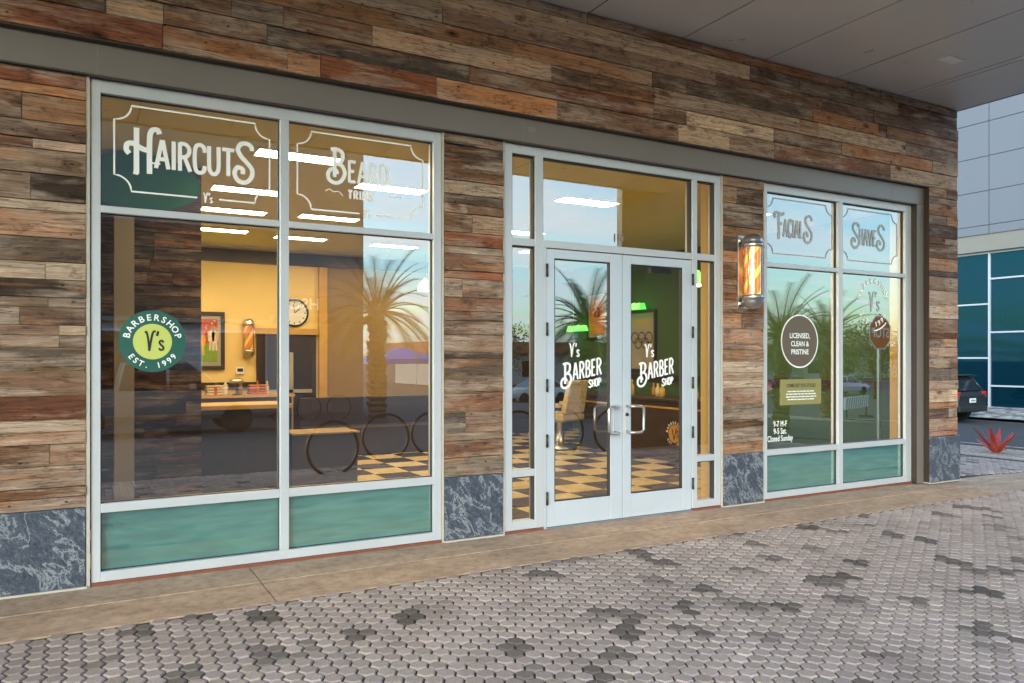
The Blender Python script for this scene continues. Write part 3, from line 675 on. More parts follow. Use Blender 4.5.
# pictures, clock, thermostat, inner pole on the back wall
t = framed('framed_picture', 'framed sports picture with red crowd and players in yellow and white', (1.78, 7.79, 1.74), .60, .94, 0, .06)
m = MB()
def flat(c, pts, y): m.cur = (*c, 1); m.add([(x, y, z) for x, z in pts], [tuple(range(len(pts)))])
flat((.42, .07, .03), [(-.19, -.05), (.19, -.05), (.19, .35), (-.19, .35)], -.0135); flat((.20, .34, .04), [(-.19, -.35), (.19, -.35), (.19, -.05), (-.19, -.05)], -.0135)
q = random.Random(4)
for i in range(60):
    x, z = q.uniform(-.18, .18), q.uniform(0, .34); flat(q.choice([(.6, .12, .06), (.25, .05, .03), (.65, .45, .3), (.5, .3, .1)]), [(x-.012, z-.012), (x+.012, z-.012), (x+.012, z+.012), (x-.012, z+.012)], -.0145)
for cx, c1, c2 in ((-.05, (.75, .42, .03), (.7, .45, .05)), (.09, (.7, .6, .5), (.65, .55, .45)), (.15, (.6, .45, .35), (.7, .6, .5))):
    zb = -.24 if cx < 0 else -.16
    flat(c2, [(cx-.03, zb), (cx-.01, zb), (cx+.0, zb+.16), (cx-.03, zb+.17)], -.016); flat(c2, [(cx+.01, zb), (cx+.035, zb), (cx+.03, zb+.17), (cx+.0, zb+.16)], -.016)
    flat(c1, [(cx-.045, zb+.15), (cx+.045, zb+.15), (cx+.055, zb+.30), (cx, zb+.33), (cx-.055, zb+.30)], -.017); flat((.4, .22, .12), [(cx+.025*math.cos(R(a)), zb+.355+.03*math.sin(R(a))) for a in range(0, 360, 40)], -.018)
m.build('print', M['tint'], t)
barber_pole((2.44, 7.795, 1.79), .86, 'striped barber pole fixed to the cream back wall inside', M['pole_glow'])
t = thing('wall_clock', 'round black-rimmed wall clock high on the back wall', 'clock', (3.21, 7.79, 2.23))
m = MB(); m.lathe((0, 0, 0), [(.24, 0), (.24, -.04), (.21, -.045), (.21, -.02)], 36, 'y', False); m.build('rim', M['black'], t)
m = MB(); disc(m, 0, 0, .21, -.024); m.build('dial', M['white'], t)
m = MB()
for a in range(0, 360, 30): m = MB(); m.ribbon([(.16*math.sin(R(a)), .16*math.cos(R(a))), (.195*math.sin(R(a)), .195*math.cos(R(a)))], .014, -.026); m.build('hour_mark', M['black'], t)
m = MB(); m.ribbon([(0, 0), (.09, .07)], .016, -.028); m.ribbon([(0, 0), (-.02, .15)], .011, -.03); m.build('hands', M['black'], t)
t = thing('thermostat', 'small white thermostat on the back wall below the pole', 'thermostat', (2.32, 7.795, 1.25))
m = MB(); m.box(-.07, .07, -.03, 0, -.06, .06); m.build('housing', M['white'], t, bevel=.006)
m = MB(); m.box(-.045, .045, -.033, -.0305, -.02, .035); m.build('screen', M['gasket'], t)
t = thing('louvred_door', 'dark louvred door with pale rails in the back wall', 'door', (3.08, 7.78, .004))
m = MB(); m.box(-.5, .5, -.02, 0, 0, 1.85)
for i in range(34): m.box(-.42, .42, -.035, -.021, .1+.05*i, .125+.05*i)
m.build('leaf', M['dwood'], t)
m = MB(); m.box(.02, .10, -.06, -.036, .2, 1.55); m.box(-.42, .42, -.06, -.037, .86, .92); m.build('rail', M['whiteband'], t)
# pendant lamps with green shades, ceiling panels
def pendant(x, y, z, label):
    t = thing('pendant_lamp', label, 'pendant lamp', (x, y, z), 0, 'green shaded pendant lamps')
    m = MB(); m.lathe((0, 0, 0), [(.14, -.10), (.13, -.03), (.09, .04), (.04, .08), (.025, .11)], 20); m.build('shade', M['green_glow'], t)
    m = MB(); m.lathe((0, 0, 0), [(.128, -.101), (.128, -.112)], 20); m.build('diffuser', M['ceil_light'], t)
    m = MB(); m.tube([(0, 0, .11), (0, 0, 3.29-z)], .006, 6); m.build('cord', M['black'], t)
for p, l in (((1.35, 7.0, 2.80), 'green shaded pendant lamp just past the edge of the plank partition'), ((5.3, 7.0, 2.75), 'green shaded pendant lamp seen at the right end of the left window'), ((7.7, 2.75, 2.6), 'green shaded pendant lamp beside the right door jamb')): pendant(*p, l)
def wall_lamp(loc, label):
    t = thing('wall_lamp', label, 'wall lamp', loc, 0, 'green wall lamps')
    m = MB(); m.tube([(0, 0, .05), (-.12, 0, .12), (-.2, 0, .06)], .012, 8); m.build('arm', M['chrome'], t)
    m = MB(); m.loft([[(-.28, -.28, -.05), (-.12, -.28, -.05), (-.12, .28, -.05), (-.28, .28, -.05)], [(-.25, -.26, .06), (-.15, -.26, .06), (-.15, .26, .06), (-.25, .26, .06)]]); m.build('shade', M['green_glow'], t)
wall_lamp((8.94, 5.55, 2.38), 'long green lamp glowing above the ringed poster'); wall_lamp((8.94, 7.35, 2.05), 'long green lamp glowing in the far corner')
def panel_light(x, y, label):
    t = thing('ceiling_light', label, 'ceiling light', (x, y, 3.3), 0, 'recessed ceiling light panels')
    m = MB(); a, b = .40, .15
    m.box(-a, a, -b, -b+.025, -.02, 0); m.box(-a, a, b-.025, b, -.02, 0); m.box(-a, -a+.025, -b+.025, b-.025, -.019, 0); m.box(a-.025, a, -b+.025, b-.025, -.019, 0); m.build('frame', M['white'], t)
    m = MB(); m.box(-a+.026, a-.026, -b+.026, b-.026, -.014, -.004); m.build('diffuser', M['ceil_light'], t)
for i, (x, y) in enumerate(((1.75, 1.5), (1.62, 3.2), (1.68, 4.5), (1.75, 6.1), (2.95, 2.35), (2.85, 4.4), (2.95, 6.3), (5.6, 4.2), (7.0, 5.9), (5.2, 1.9), (7.3, 1.5), (4.5, 6.4))):  # the last five panels are added to brighten the room
    panel_light(x, y, ['lit ceiling panel nearest the HAIRCUTS window', 'lit ceiling panel second back in the left row', 'lit ceiling panel third back in the left row', 'lit ceiling panel farthest back in the left row', 'lit ceiling panel nearest in the BEARD TRIMS window', 'lit ceiling panel in the middle of the second row', 'lit ceiling panel at the back of the second row', 'added ceiling panel above the entrance mat, brightening the room', 'added ceiling panel by the green wall, brightening the room', 'added ceiling panel just inside the entrance, brightening the room', 'added ceiling panel over the logo desk, brightening the room', 'added ceiling panel above the dark bench, brightening the room'][i])
# right side of the room: framed shirt, ringed poster, logo desk, barber chair
MR = -R(90)
t = framed('framed_jersey', 'orange jersey numbered 13 in a frame on the green wall', (8.945, 6.92, 2.29), .70, .92, MR, .04)
m = MB(); m.cur = (.75, .22, .015, 1)
m.prism([(-.22, -.36), (.22, -.36), (.24, -.05), (.25, .10), (.15, .18), (.12, .34), (.06, .34), (0, .28), (-.06, .34), (-.12, .34), (-.15, .18), (-.25, .10), (-.24, -.05)], -.03, -.013); j = m.build('shirt', M['tint'], t)
m = MB(); text_mesh(m, '13', 0, -.02, .26, -.032, .9, .006); m.build('number', M['dwood'], j)
t = framed('framed_poster', 'cream poster with five interlocked rings in a dark frame', (8.945, 5.54, 1.77), .80, 1.12, MR, .05)
m = MB()
for i, (x, z) in enumerate(((-.2, .06), (0, .06), (.2, .06), (-.1, -.04), (.1, -.04))): m.ribbon([(x+.095*math.cos(R(a)), z+.095*math.sin(R(a))) for a in range(0, 360, 12)], .022, -.014-.0006*i, True)
m.build('rings', M['dwood'], t)
m = MB()
for i in range(5): m.ribbon([(-.18, .38-.035*i), (.18, .38-.035*i)], .014, -.0135)
m.build('lines', M['gold_wood'], t)
t = thing('logo_desk', 'dark reception desk with round yellow roundel inside the right door', 'reception desk', (7.2, 2.0, .004))
m = MB(); m.box(0, .7, 0, 3.0, 0, .84); m.build('cabinet', M['dwood'], t, bevel=.005)
m = MB(); m.box(-.04, .72, -.03, 3.03, .841, .88); m.build('desk_top', M['dwood'], t, bevel=.004)
m = MB(); m.box(-.006, -.001, 0, 3.0, .74, .765); m.build('rail', M['gold_wood'], t)
m4 = Matrix.Translation((-.004, .66, .40)) @ Matrix.Rotation(-R(90), 4, 'Z')
m = MB(); disc(m, 0, 0, .125, 0, 36, mat4=m4); m.build('roundel', M['gold_wood'], t)
m4 = Matrix.Translation((-.007, .66, .40)) @ Matrix.Rotation(-R(90), 4, 'Z')
m = MB(); arc_text(m, 'BARBERSHOP', 0, 0, .155, .055, 0, 90, 160, False, .002, m4); arc_text(m, 'EST. 1999', 0, 0, .155, .05, 0, 270, 110, True, .002, m4)
m.build('lettering', M['white'], t)
m = MB()
for pts in ([(-.05, .07), (-.01, -.08)], [(-.01, -.08), (.04, .08)]): m.ribbon(pts, .018, 0, m=m4)
m.ribbon(cr([(.09, .03), (.06, .045), (.05, .02), (.08, -.01), (.075, -.04), (.045, -.035)]), .013, 0, m=m4); m.build('letter_mark', M['dwood'], t)
for i in range(9):
    bottle(7.45+.12*(i % 3), 2.5+.24*i, .885, rng.uniform(.14, .24), rng.uniform(.03, .045), [(.65, .45, .12), (.7, .6, .4), (.5, .25, .06)][i % 3], 'amber bottle standing on the reception desk', 'bottles on the reception desk')
t = thing('barber_chair', 'cream barber chair seen through the left door', 'barber chair', (6.75, 4.9, .004), R(200))
m = MB(); m.lathe((0, 0, 0), [(.27, 0), (.27, .03), (.08, .06), (.06, .40), (.1, .44)], 20); m.build('base', M['chrome'], t)
m = MB(); m.cur = (.62, .5, .3, 1); m.rbox(-.28, .28, -.28, .28, .45, .58, .03); m.build('seat', M['tint'], t)
m = MB(); m.cur = (.62, .5, .3, 1); m.loft([[(-.26, .20, .58), (.26, .20, .58), (.26, .30, .58), (-.26, .30, .58)], [(-.24, .32, 1.1), (.24, .32, 1.1), (.24, .40, 1.1), (-.24, .40, 1.1)]]); m.build('backrest', M['tint'], t, bevel=.02)
for s in (-1, 1):
    m = MB(); m.cur = (.62, .5, .3, 1); m.box(s*.31-.035, s*.31+.035, -.22, .24, .68, .74); m.tube([(s*.31, -.1, .5), (s*.31, -.1, .69)], .02); m.build('armrest', M['tint'], t)
m = MB(); m.box(-.2, .2, -.62, -.46, .16, .20); m.tube([(-.15, -.26, .46), (-.15, -.54, .2)], .018); m.tube([(.15, -.26, .46), (.15, -.54, .2)], .018); m.build('footrest', M['chrome'], t)

# ------------------------------------------------------------------ ground
def sheet(mb, x0, x1, y0, y1, dz, n=40, extra_x=(), extra_y=()):
    def br(a, b, ks):
        s = {a, b}; s |= {k for k in ks if a < k < b}; return sorted(s)
    xs = br(x0, x1, (9.5, 25)+tuple(extra_x)); ys = br(y0, y1, (-21.9, -.9)+tuple(extra_y))
    v = [(x, y, gz(x, y)+dz) for y in ys for x in xs]; w = len(xs)
    mb.add(v, [(j*w+i, j*w+i+1, (j+1)*w+i+1, (j+1)*w+i) for j in range(len(ys)-1) for i in range(w-1)])
m = MB(); sheet(m, -400, 400, -400, 400, -.06); m.build('ground', M['asphalt'], None, kind='structure')
m = MB()
for xa, xb in zip([-2.4, -1.27, 1.03, 3.31, 5.63, 7.95, 10.25], [-1.27, 1.03, 3.31, 5.63, 7.95, 10.25, 12.5]):
    for ya, yb in ((-.88, -.427), (-.42, .011)):
        if xa >= 7.9 and yb > 0: yb = .011
        z = -.002 if ya < -.5 else 0
        p = [(xa+.004, ya+.002), (xb-.004, ya+.002), (xb-.004, yb), (xa+.004, yb)]
        b = .0012
        lo = [(x, y, gz(x, y)-.08) for x, y in p]; md = [(x, y, gz(x, y)+z-b) for x, y in p]
        tp = [(x+(b if i in (0, 3) else -b), y+(b if i < 2 else -b), gz(x, y)+z) for i, (x, y) in enumerate(p)]
        m.loft([lo, md, tp])
m.build('sidewalk', M['strip'], None, kind='structure')
m = MB(); sheet(m, -3, 12.6, -5.6, -.878, -.012); sheet(m, 9.2, 12.6, .02, 4.2, -.012); m.build('paving_bed', M['jointsand'], None, kind='structure')
# hexagonal pavers, each with its own chamfered top
pr = random.Random(8)
P, Q = .081, .0945
def hexes(mb, x0, x1, y0, y1, clip):
    nx, ny = int((x1-x0)/P), int((y1-y0)/Q)
    dark = {}
    for _ in range(int(nx*ny*.040)):
        i, j = pr.randrange(nx), pr.randrange(ny); a = pr.choice((pr.uniform(.28, .45), pr.uniform(.42, .7)))
        o = 1 if i % 2 else -1          # the six cells that touch this one
        nb = [(1, 0), (1, o), (0, 1), (-1, o), (-1, 0), (0, -1)]; st = pr.randrange(6); n = pr.choice([1, 2, 2, 3, 3, 4])
        for di, dj in [(0, 0)]+[nb[(st+q) % 6] for q in range(n)]: dark[(i+di, j+dj)] = a*pr.uniform(.9, 1.12)
    a = P*2/3; g = .0046; c = .0062
    ang = [(a, 0), (a/2, Q/2), (-a/2, Q/2), (-a, 0), (-a/2, -Q/2), (a/2, -Q/2)]
    for i in range(nx):
        for j in range(ny):
            cx, cy = x0+(i+.5)*P, y0+(j+.5+(.5 if i % 2 else 0))*Q
            if not clip(cx, cy): continue
            k = pr.uniform(.84, 1.14); b = (.325*k, .262*k*pr.uniform(.98, 1.02), .243*k*pr.uniform(.97, 1.03))
            if (i, j) in dark: q = dark[(i, j)]; b = tuple(v*q for v in b)
            mb.cur = (*b, 1)
            dz = pr.uniform(-.0015, .0015); tx, ty = pr.uniform(-.022, .022), pr.uniform(-.022, .022)
            rings = []; lim = (lambda y: min(y, -.886)) if cy < 0 else (lambda y: y)
            for inset, h in ((g, -.016), (g, -.006), (g+c, 0)):
                s = 1-inset/(a*.87)
                rings.append([(cx+u*s, lim(cy+w*s), gz(cx+u*s, cy+w*s)+h+dz+tx*u+ty*w) for u, w in ang])
            n = 6; v = rings[0]+rings[1]+rings[2]
            f = [(q*6+e, q*6+(e+1) % 6, q*6+6+(e+1) % 6, q*6+6+e) for q in (0, 1) for e in range(6)]+[tuple(range(12, 18))]
            mb.add(v, f)
m = MB(); hexes(m, -1.6, 12.55, -5.5, -.72, lambda x, y: y < -.886); hexes(m, 9.3, 12.5, .08, 4.0, lambda x, y: x > 9.3)
m.build('paving', M['paver'], None, kind='structure')
# right-hand side: gravel bed, street, kerb, rubble bank
def gsheet(name, mat, x0, x1, y0, y1, dz, h=0):
    m = MB(); sheet(m, x0, x1, y0, y1, dz); 
    if h: 
        for (xa, ya), (xb, yb) in (((x0, y0), (x0, y1)), ((x1, y1), (x1, y0)), ((x0, y1), (x1, y1)), ((x1, y0), (x0, y0))):
            m.quad((xa, ya, gz(xa, ya)+dz-h), (xb, yb, gz(xb, yb)+dz-h), (xb, yb, gz(xb, yb)+dz), (xa, ya, gz(xa, ya)+dz))
    return m.build(name, mat, None, kind='structure')
gsheet('gravel_bed', M['gravel'], 12.75, 15.0, -3.0, 14, -.01)
gsheet('kerb', M['concrete'], 12.6, 12.75, -3.0, 14, .03, .1); gsheet('kerb', M['concrete'], 15.0, 15.16, -3.0, 14, .03, .1)
gsheet('street', M['asphalt'], 15.16, 26.8, -40, 60, -.045); gsheet('kerb', M['concrete'], 26.8, 27.05, -40, 60, .06, .14)
m = MB(); q = random.Random(2)
nx, ny = 12, 60; v = []
for j in range(ny+1):
    for i in range(nx+1):
        x, y = 27.06+3.9*i/nx, -5+36*j/ny; v.append((x, y, gz(x, y)+.02+.10*i/nx+q.uniform(0, .12)*(0 < i < nx)))
m.add(v, [(j*(nx+1)+i, j*(nx+1)+i+1, (j+1)*(nx+1)+i+1, (j+1)*(nx+1)+i) for j in range(ny) for i in range(nx)])
m.build('rubble_bank', M['rubble'], None, kind='structure')
# red agave
t = thing('agave_plant', 'red spiky agave growing in the gravel bed', 'agave', (13.8, 1.98, gz(13.8, 1.98)-.02))
q = random.Random(7)
for i in range(14):
    a = 2*math.pi*i/14+q.uniform(-.15, .15); el = R(q.uniform(28, 82)); L = q.uniform(.50, .68); m = MB(); m.cur = (*[(.42, .045, .03), (.30, .03, .028), (.5, .09, .05)][i % 3], 1)
    d = Vector((math.cos(a)*math.cos(el), math.sin(a)*math.cos(el), math.sin(el))); sd = Vector((-math.sin(a), math.cos(a), 0)); nn = d.cross(sd)
    rings = []
    for tt, w in ((0, .03), (.25, .05), (.6, .042), (.85, .02), (1, .002)):
        p = d*(L*tt)+Vector((0, 0, -.05*tt*tt)); rings.append([tuple(p+sd*w), tuple(p-nn*.008*(1-tt)), tuple(p-sd*w), tuple(p+nn*.012*(1-tt))])
    m.loft(rings); m.build('leaf', M['leaf'], t)

# ------------------------------------------------------------------ office building across the street
XB = 31.0
off = thing('office_building', 'modern office building with pale metal panels over teal curtain glass', 'office building', (XB, 11.65, -.6))
OO = (XB, 11.65, -.6)
ya, yb = -4.0, 30.0
m = MB()
ycols = [11.5+2.4*k for k in range(-6, 8)]; zrow = [6.27, 6.62, 7.95, 9.29, 10.63, 11.97]
for z0, z1 in zip(zrow, zrow[1:]):
    for y0, y1 in zip(ycols, ycols[1:]): m.box(XB-.35, XB-.28, y0+.012, y1-.012, z0+.012, z1-.012)
m.build('cladding_panel', M['panel'], off, OO)
m = MB(); m.box(XB-.279, XB+.3, ya, yb, 6.28, 12.2); m.build('wall', M['header'], off, OO)
m = MB(); m.box(XB-.30, XB+.3, ya, yb, 5.62, 6.2795); m.build('lintel', M['stone'], off, OO)
m = MB(); m.box(XB-.31, XB+14, ya, yb, 12.2, 12.5); m.build('roof', M['header'], off, OO)
m = MB(); m.box(XB+.0, XB+14, ya, ya+.3, -.6, 12.19); m.box(XB, XB+14, yb-.3, yb, -.6, 12.19); m.box(XB+13.7, XB+14, ya+.3, yb-.3, -.6, 12.19); m.build('side_wall', M['panel'], off, OO)
m = MB(); m.box(XB+.31, XB+13.7, ya+.3, yb-.3, 5.4, 5.6); m.box(XB+.1, XB+13.7, ya+.3, yb-.3, -.6, -.45); m.build('storey_slab', M['whiteband'], off, OO)
m = MB(); m.box(XB+5, XB+5.2, ya+.3, yb-.3, -.44, 5.39); m.box(XB+1.5, XB+1.9, 12.4, 12.9, -.44, 5.39); m.build('inner_wall', M['stucco'], off, OO)
mul = MB(); bays = [11.65+2.4*k for k in range(-6, 8)]
for y in bays: mul.box(XB-.09, XB+.06, y-.032, y+.032, -.5, 5.62)
for i, (y0, y1) in enumerate(zip(bays, bays[1:])):
    for z in ((4.55, 2.47, .39) if i % 2 == 1 else (3.58, 1.47)): mul.box(XB-.085, XB+.055, y0+.041, y1-.041, z-.03, z+.03)
    mul.box(XB-.085, XB+.055, y0+.041, y1-.041, 5.54, 5.619); mul.box(XB-.085, XB+.055, y0+.041, y1-.041, -.5, -.42)
    m = MB(); m.quad((XB, y0+.02, -.45), (XB, y0+.02, 5.58), (XB, y1-.02, 5.58), (XB, y1-.02, -.45)); m.build('curtain_pane', M['curtain'], off, OO)
mul.build('mullion', M['alu'], off, OO)
m = MB()
for k, x in enumerate((XB+1.0, XB+2.2)):
    m.tube([(x, 12.2, 3.2), (x, 7.6, .0)], .09, 6); m.tube([(x, 12.2, 4.15), (x, 7.6, .95)], .035, 6); m.tube([(x, 12.2, 3.8), (x, 7.6, .6)], .02, 6)
    for i in range(9): y = 12.2-4.6*i/8; z = 3.2-3.2*i/8; m.tube([(x, y, z), (x, y, z+.95)], .025, 6)
for i in range(14): y = 12.1-4.5*i/14; z = 3.1-3.15*i/14; m.box(XB+1.05, XB+2.15, y-.16, y+.16, z-.04, z)
m.build('staircase', M['steel_dark'], off, OO)

# ------------------------------------------------------------------ vehicles
def wheel(parent, x, y, r, w, name='wheel'):
    m = MB(); m.lathe((x, y, r), [(r*.62, -w/2), (r*.93, -w/2), (r, -w*.36), (r, w*.36), (r*.93, w/2), (r*.62, w/2)], 28, 'y'); o = m.build(name, M['tyre'], parent)
    m = MB(); m.lathe((x, y, r), [(.001, -w*.42), (r*.2, -w*.45), (r*.24, -w*.36), (r*.56, -w*.34), (r*.63, -w*.47), (r*.63, w*.47), (r*.56, w*.34), (r*.24, w*.36), (r*.2, w*.45), (.001, w*.42)], 20, 'y'); m.build('rim', M['rim'], o)
def body_loft(m, sections):
    """sections along x: (x, half width, z0, z1, inset of the top)"""
    rings = []
    for x, hw, z0, z1, ins in sections:
        zm = z0+(z1-z0)*.55
        rings.append([(x, -hw*.94, z0), (x, -hw, z0+.12), (x, -hw, zm), (x, -hw+ins, z1), (x, hw-ins, z1), (x, hw, zm), (x, hw, z0+.12), (x, hw*.94, z0)])
    m.loft(rings, False)
def vehicle(kind, name, label, cat, loc, rz, colr, group=None, text=None):
    """front towards +x"""
    t = thing(name, label, cat, loc, rz, group)
    b = MB(); b.cur = (*colr, 1); g = MB()
    if kind == 'pickup':
        L, HW, WB, wr_ = 5.6, .97, (-1.75, 1.75), .40
        body_loft(b, [(-2.8, .90, .55, 1.12, .04), (-2.74, .96, .42, 1.16, .03), (-1.1, .97, .40, 1.16, .03), (1.35, .97, .40, 1.14, .05), (2.5, .95, .42, 1.08, .12), (2.8, .86, .50, .98, .15)])
        cab = [(-1.08, .90, 1.15), (-.92, .80, 1.86), (.55, .78, 1.90), (1.42, .90, 1.16)]
    elif kind == 'suv':
        L, HW, WB, wr_ = 4.5, .90, (-1.35, 1.35), .36
        body_loft(b, [(-2.25, .76, .45, .90, .06), (-2.16, .88, .34, 1.02, .05), (-1.2, .90, .30, 1.04, .04), (1.0, .90, .30, 1.02, .06), (1.95, .86, .32, .92, .16), (2.25, .72, .40, .78, .18)])
        cab = [(-2.12, .82, 1.0), (-1.78, .70, 1.50), (-.2, .70, 1.62), (.40, .70, 1.56), (1.15, .80, 1.0)]
    else:
        L, HW, WB, wr_ = 4.4, .87, (-1.3, 1.3), .32
        body_loft(b, [(-2.2, .72, .42, .84, .08), (-2.1, .85, .30, .92, .08), (-.9, .87, .26, .94, .05), (.9, .87, .26, .92, .06), (1.9, .83, .28, .82, .16), (2.2, .7, .36, .68, .18)])
        cab = [(-1.7, .78, .90), (-.95, .64, 1.38), (.1, .64, 1.42), (1.05, .76, .90)]
    body = b.build('body', M['tint_gloss'], t, bevel=.02)
    g.loft([[(x, -hw, z), (x, hw, z), (x, hw*.98, z-.10), (x, -hw*.98, z-.10)] for x, hw, z in cab], False)
    # greenhouse: glass body, painted roof and pillars
    zs = cab[0][2]
    rings = [[(x, -hw, z), (x, hw, z)] for x, hw, z in cab]
    gl = MB(); n = len(cab); v = [(x, s*hw, z) for x, hw, z in cab for s in (-1, 1)]+[(x, s*cab[0][1]*1.02, zs-.03) for x, hw, z in cab for s in (-1, 1)]
    f = []
    for i in range(n-1):
        f.append((2*i, 2*i+2, 2*i+3, 2*i+1)); f.append((2*i, 2*n+2*i, 2*n+2*i+2, 2*i+2)); f.append((2*i+1, 2*i+3, 2*n+2*i+3, 2*n+2*i+1))
    gl.add(v, f); gl.build('windows', M['carglass'], t)
    rf = MB(); rf.cur = (*colr, 1)
    top = cab[1:-1]
    rf.loft([[(x, -hw-.01, z+.015), (x, hw+.01, z+.015), (x, hw+.01, z-.05), (x, -hw-.01, z-.05)] for x, hw, z in top])
    for s in (-1, 1):
        for (xa, ha, za), (xb, hb, zb) in ((cab[0], cab[1]), (cab[-2], cab[-1])): rf.tube([(xa, s*(ha+.005), za), (xb, s*(hb+.005), zb)], .035, 6)
        xm = (cab[0][0]+cab[-1][0])/2-.1; rf.tube([(xm, s*cab[0][1]*1.03, zs), (xm, s*(top[0][1]+.005), top[0][2]-.02)], .045, 6)
    rf.build('roof', M['tint_gloss'], t)
    for x in WB:
        for s in (-1, 1): wheel(t, x, s*(HW-.10), wr_, .22)
    for s in (-1, 1):
        h = MB(); h.box(L/2-.14, L/2-.02, s*HW*.62-.14, s*HW*.62+.14, .66 if kind != 'car' else .56, .80 if kind != 'car' else .66); h.build('headlight', M['white'], t, bevel=.02)
        h = MB(); zt = {'pickup': (.75, 1.05), 'suv': (.82, 1.02), 'car': (.66, .80)}[kind]; xt = -L/2
        h.box(xt+.02, xt+.20, s*HW*.80-.10, s*HW*.80+.10, *zt); h.build('tail_light', M['redlens'], t, bevel=.02)
        h = MB(); h.cur = (*colr, 1); h.rbox(.55, .72, s*(HW+.11)-.09, s*(HW+.11)+.09, zs+.02, zs+.18, .03); h.build('mirror', M['tint_gloss'], t)
    h = MB(); h.box(-L/2-.05, -L/2+.12, -HW*.85, HW*.85, .36, .56); h.build('bumper', M['steel_dark'], t, bevel=.03)
    h = MB(); h.box(L/2-.10, L/2+.05, -HW*.8, HW*.8, .34, .54); h.build('bumper', M['steel_dark'], t, bevel=.03)
    h = MB(); h.box(-L/2-.015, -L/2+.03, -.17, .17, .66, .80); pl = h.build('number_plate', M['white'], t, bevel=.01)
    h = MB()
    for i in range(6): h.box(-L/2-.018, -L/2-.0155, -.125+.042*i, -.10+.042*i, .70, .76)
    h.build('plate_marks', M['black'], pl)
    if kind == 'suv':
        h = MB(); h.quad((-2.14, -.66, 1.04), (-2.14, .66, 1.04), (-1.86, .58, 1.46), (-1.86, -.58, 1.46)); h.v = [(x-.03, y, z+.01) for x, y, z in h.v]; h.build('rear_window', M['carglass'], t)
        h = MB(); h.cur = (*colr, 1); h.box(-2.02, -1.7, -.66, .66, 1.52, 1.56); h.build('spoiler', M['tint_gloss'], t, bevel=.01)
    return t
vehicle('suv', 'parked_suv', 'dark grey sport utility car parked at the kerb beyond the wooden pier', 'suv', (25.25, 9+2.25, gz(25.2, 11)-.04), R(90), (.022, .023, .028))
vehicle('pickup', 'parked_pickup', 'dark brown pickup truck parked across the drive, mirrored in the HAIRCUTS window', 'pickup truck', (1.9, -16.7, gz(1.9, -16.7)-.05), 0, (.26, .21, .18))
cars = [(31.5, -33, 0, (.62, .62, .62), 'white'), (37.5, -33.2, 0, (.05, .06, .08), 'navy'), (44, -33, R(180), (.45, .03, .03), 'red'), (50.5, -33.3, 0, (.5, .5, .52), 'silver'), (25, -36, R(180), (.55, .55, .5), 'cream')]
for x, y, rz, c, nm in cars: vehicle('car', 'parked_car', '%s saloon car parked in the lot mirrored behind the doors' % nm, 'car', (x, y, gz(x, y)-.05), rz, c, 'cars parked in the lot across the drive')

# ------------------------------------------------------------------ the far side of the drive (seen mirrored in the glass)
OP = (0, -24.5, -.63)
opp = thing('shop_block', 'grey and brown shop block facing the barbershop across the drive', 'shop block', OP)
m = MB(); m.box(-6, 10.0, -34, -24.5, -.7, 11); m.build('wall', M['stucco'], opp, OP)
m = MB(); m.box(-6.1, 6.9, -24.49, -24.35, -.7, 6.3); m.build('brown_wall', M['stucco_dark'], opp, OP)
m = MB(); m.box(-6.2, 10.2, -34.2, -24.2, 11.01, 11.4); m.build('roof', M['header'], opp, OP)
m = MB(); m.box(-6.05, 6.85, -24.348, -24.345, -.65, 2.75); m.build('ground_floor_wall', M['pale'], opp, OP)
m = MB(); m.box(-6.1, 6.9, -24.34, -24.0, 2.751, 2.9); m.build('ledge', M['header'], opp, OP)
for x in (-4, 1, 5):
    m = MB(); m.box(x-1.2, x+1.2, -24.342, -24.28, .3, 2.5); w = m.build('window_frame', M['alu'], opp, OP, .01)
    m = MB(); m.box(x-1.1, x+1.1, -24.275, -24.265, .4, 2.4); m.build('pane', M['carglass'], w, OP)
m = MB(); m.box(6.2, 9.9, -24.2, -23.3, 2.8, 3.05); m.build('awning', M['dwood'], opp, OP)
m = MB(); m.box(7.9, 8.7, -24.48, -24.42, -.6, 1.6); m.build('door', M['panel'], opp, OP)
t = tag(MB().build('wall_sign', M['white'], None), 'dark wall sign with white letters on the block across the drive', 'sign')
bpy.data.objects.remove(t)
t = thing('wall_sign', 'dark wall sign with white letters on the block across the drive', 'sign', (7.6, -24.33, 3.55))
m = MB(); m.box(-.9, .9, 0, .06, -.35, .35); m.build('board', M['dwood'], t)
m4 = Matrix.Rotation(math.pi, 4, 'Z') @ Matrix.Translation((0, -.065, 0))
m = MB(); text_mesh(m, 'HSC', 0, -.2, .6, 0, 1, .01, mat4=m4); m.build('lettering', M['white'], t)
# bike hoops
def hoop(loc, rz, label, r=.36):
    t = thing('bike_hoop', label, 'bike rack', loc, rz, 'round steel bike hoops')
    m = MB(); m.tube([(r*math.sin(R(a)), 0, r*1.0-.02-r*math.cos(R(a))) for a in range(22, 339, 8)], .024, 10); m.build('ring', M['tube'], t)
    for s in (-1, 1):
        x = s*r*math.sin(R(22)); m = MB(); m.lathe((x, 0, 0), [(.05, 0), (.05, .012), (.03, .016)], 12); m.build('foot_plate', M['tube'], t)
    return t
for i, (x, y) in enumerate(((3.03, -4.75), (4.35, -6.3), (5.3, -6.55), (6.35, -5.45), (7.2, -5.35), (7.95, -5.0))):
    hoop((x, y, gz(x, y)-.01), R([-8, 12, 20, 15, -5, 10][i]), ['bike hoop nearest the left window', 'bike hoop second from the left window', 'bike hoop third from the left window', 'bike hoop facing the left sidelight', 'bike hoop facing the left door', 'bike hoop beside the dark canopy pier'][i], .37)
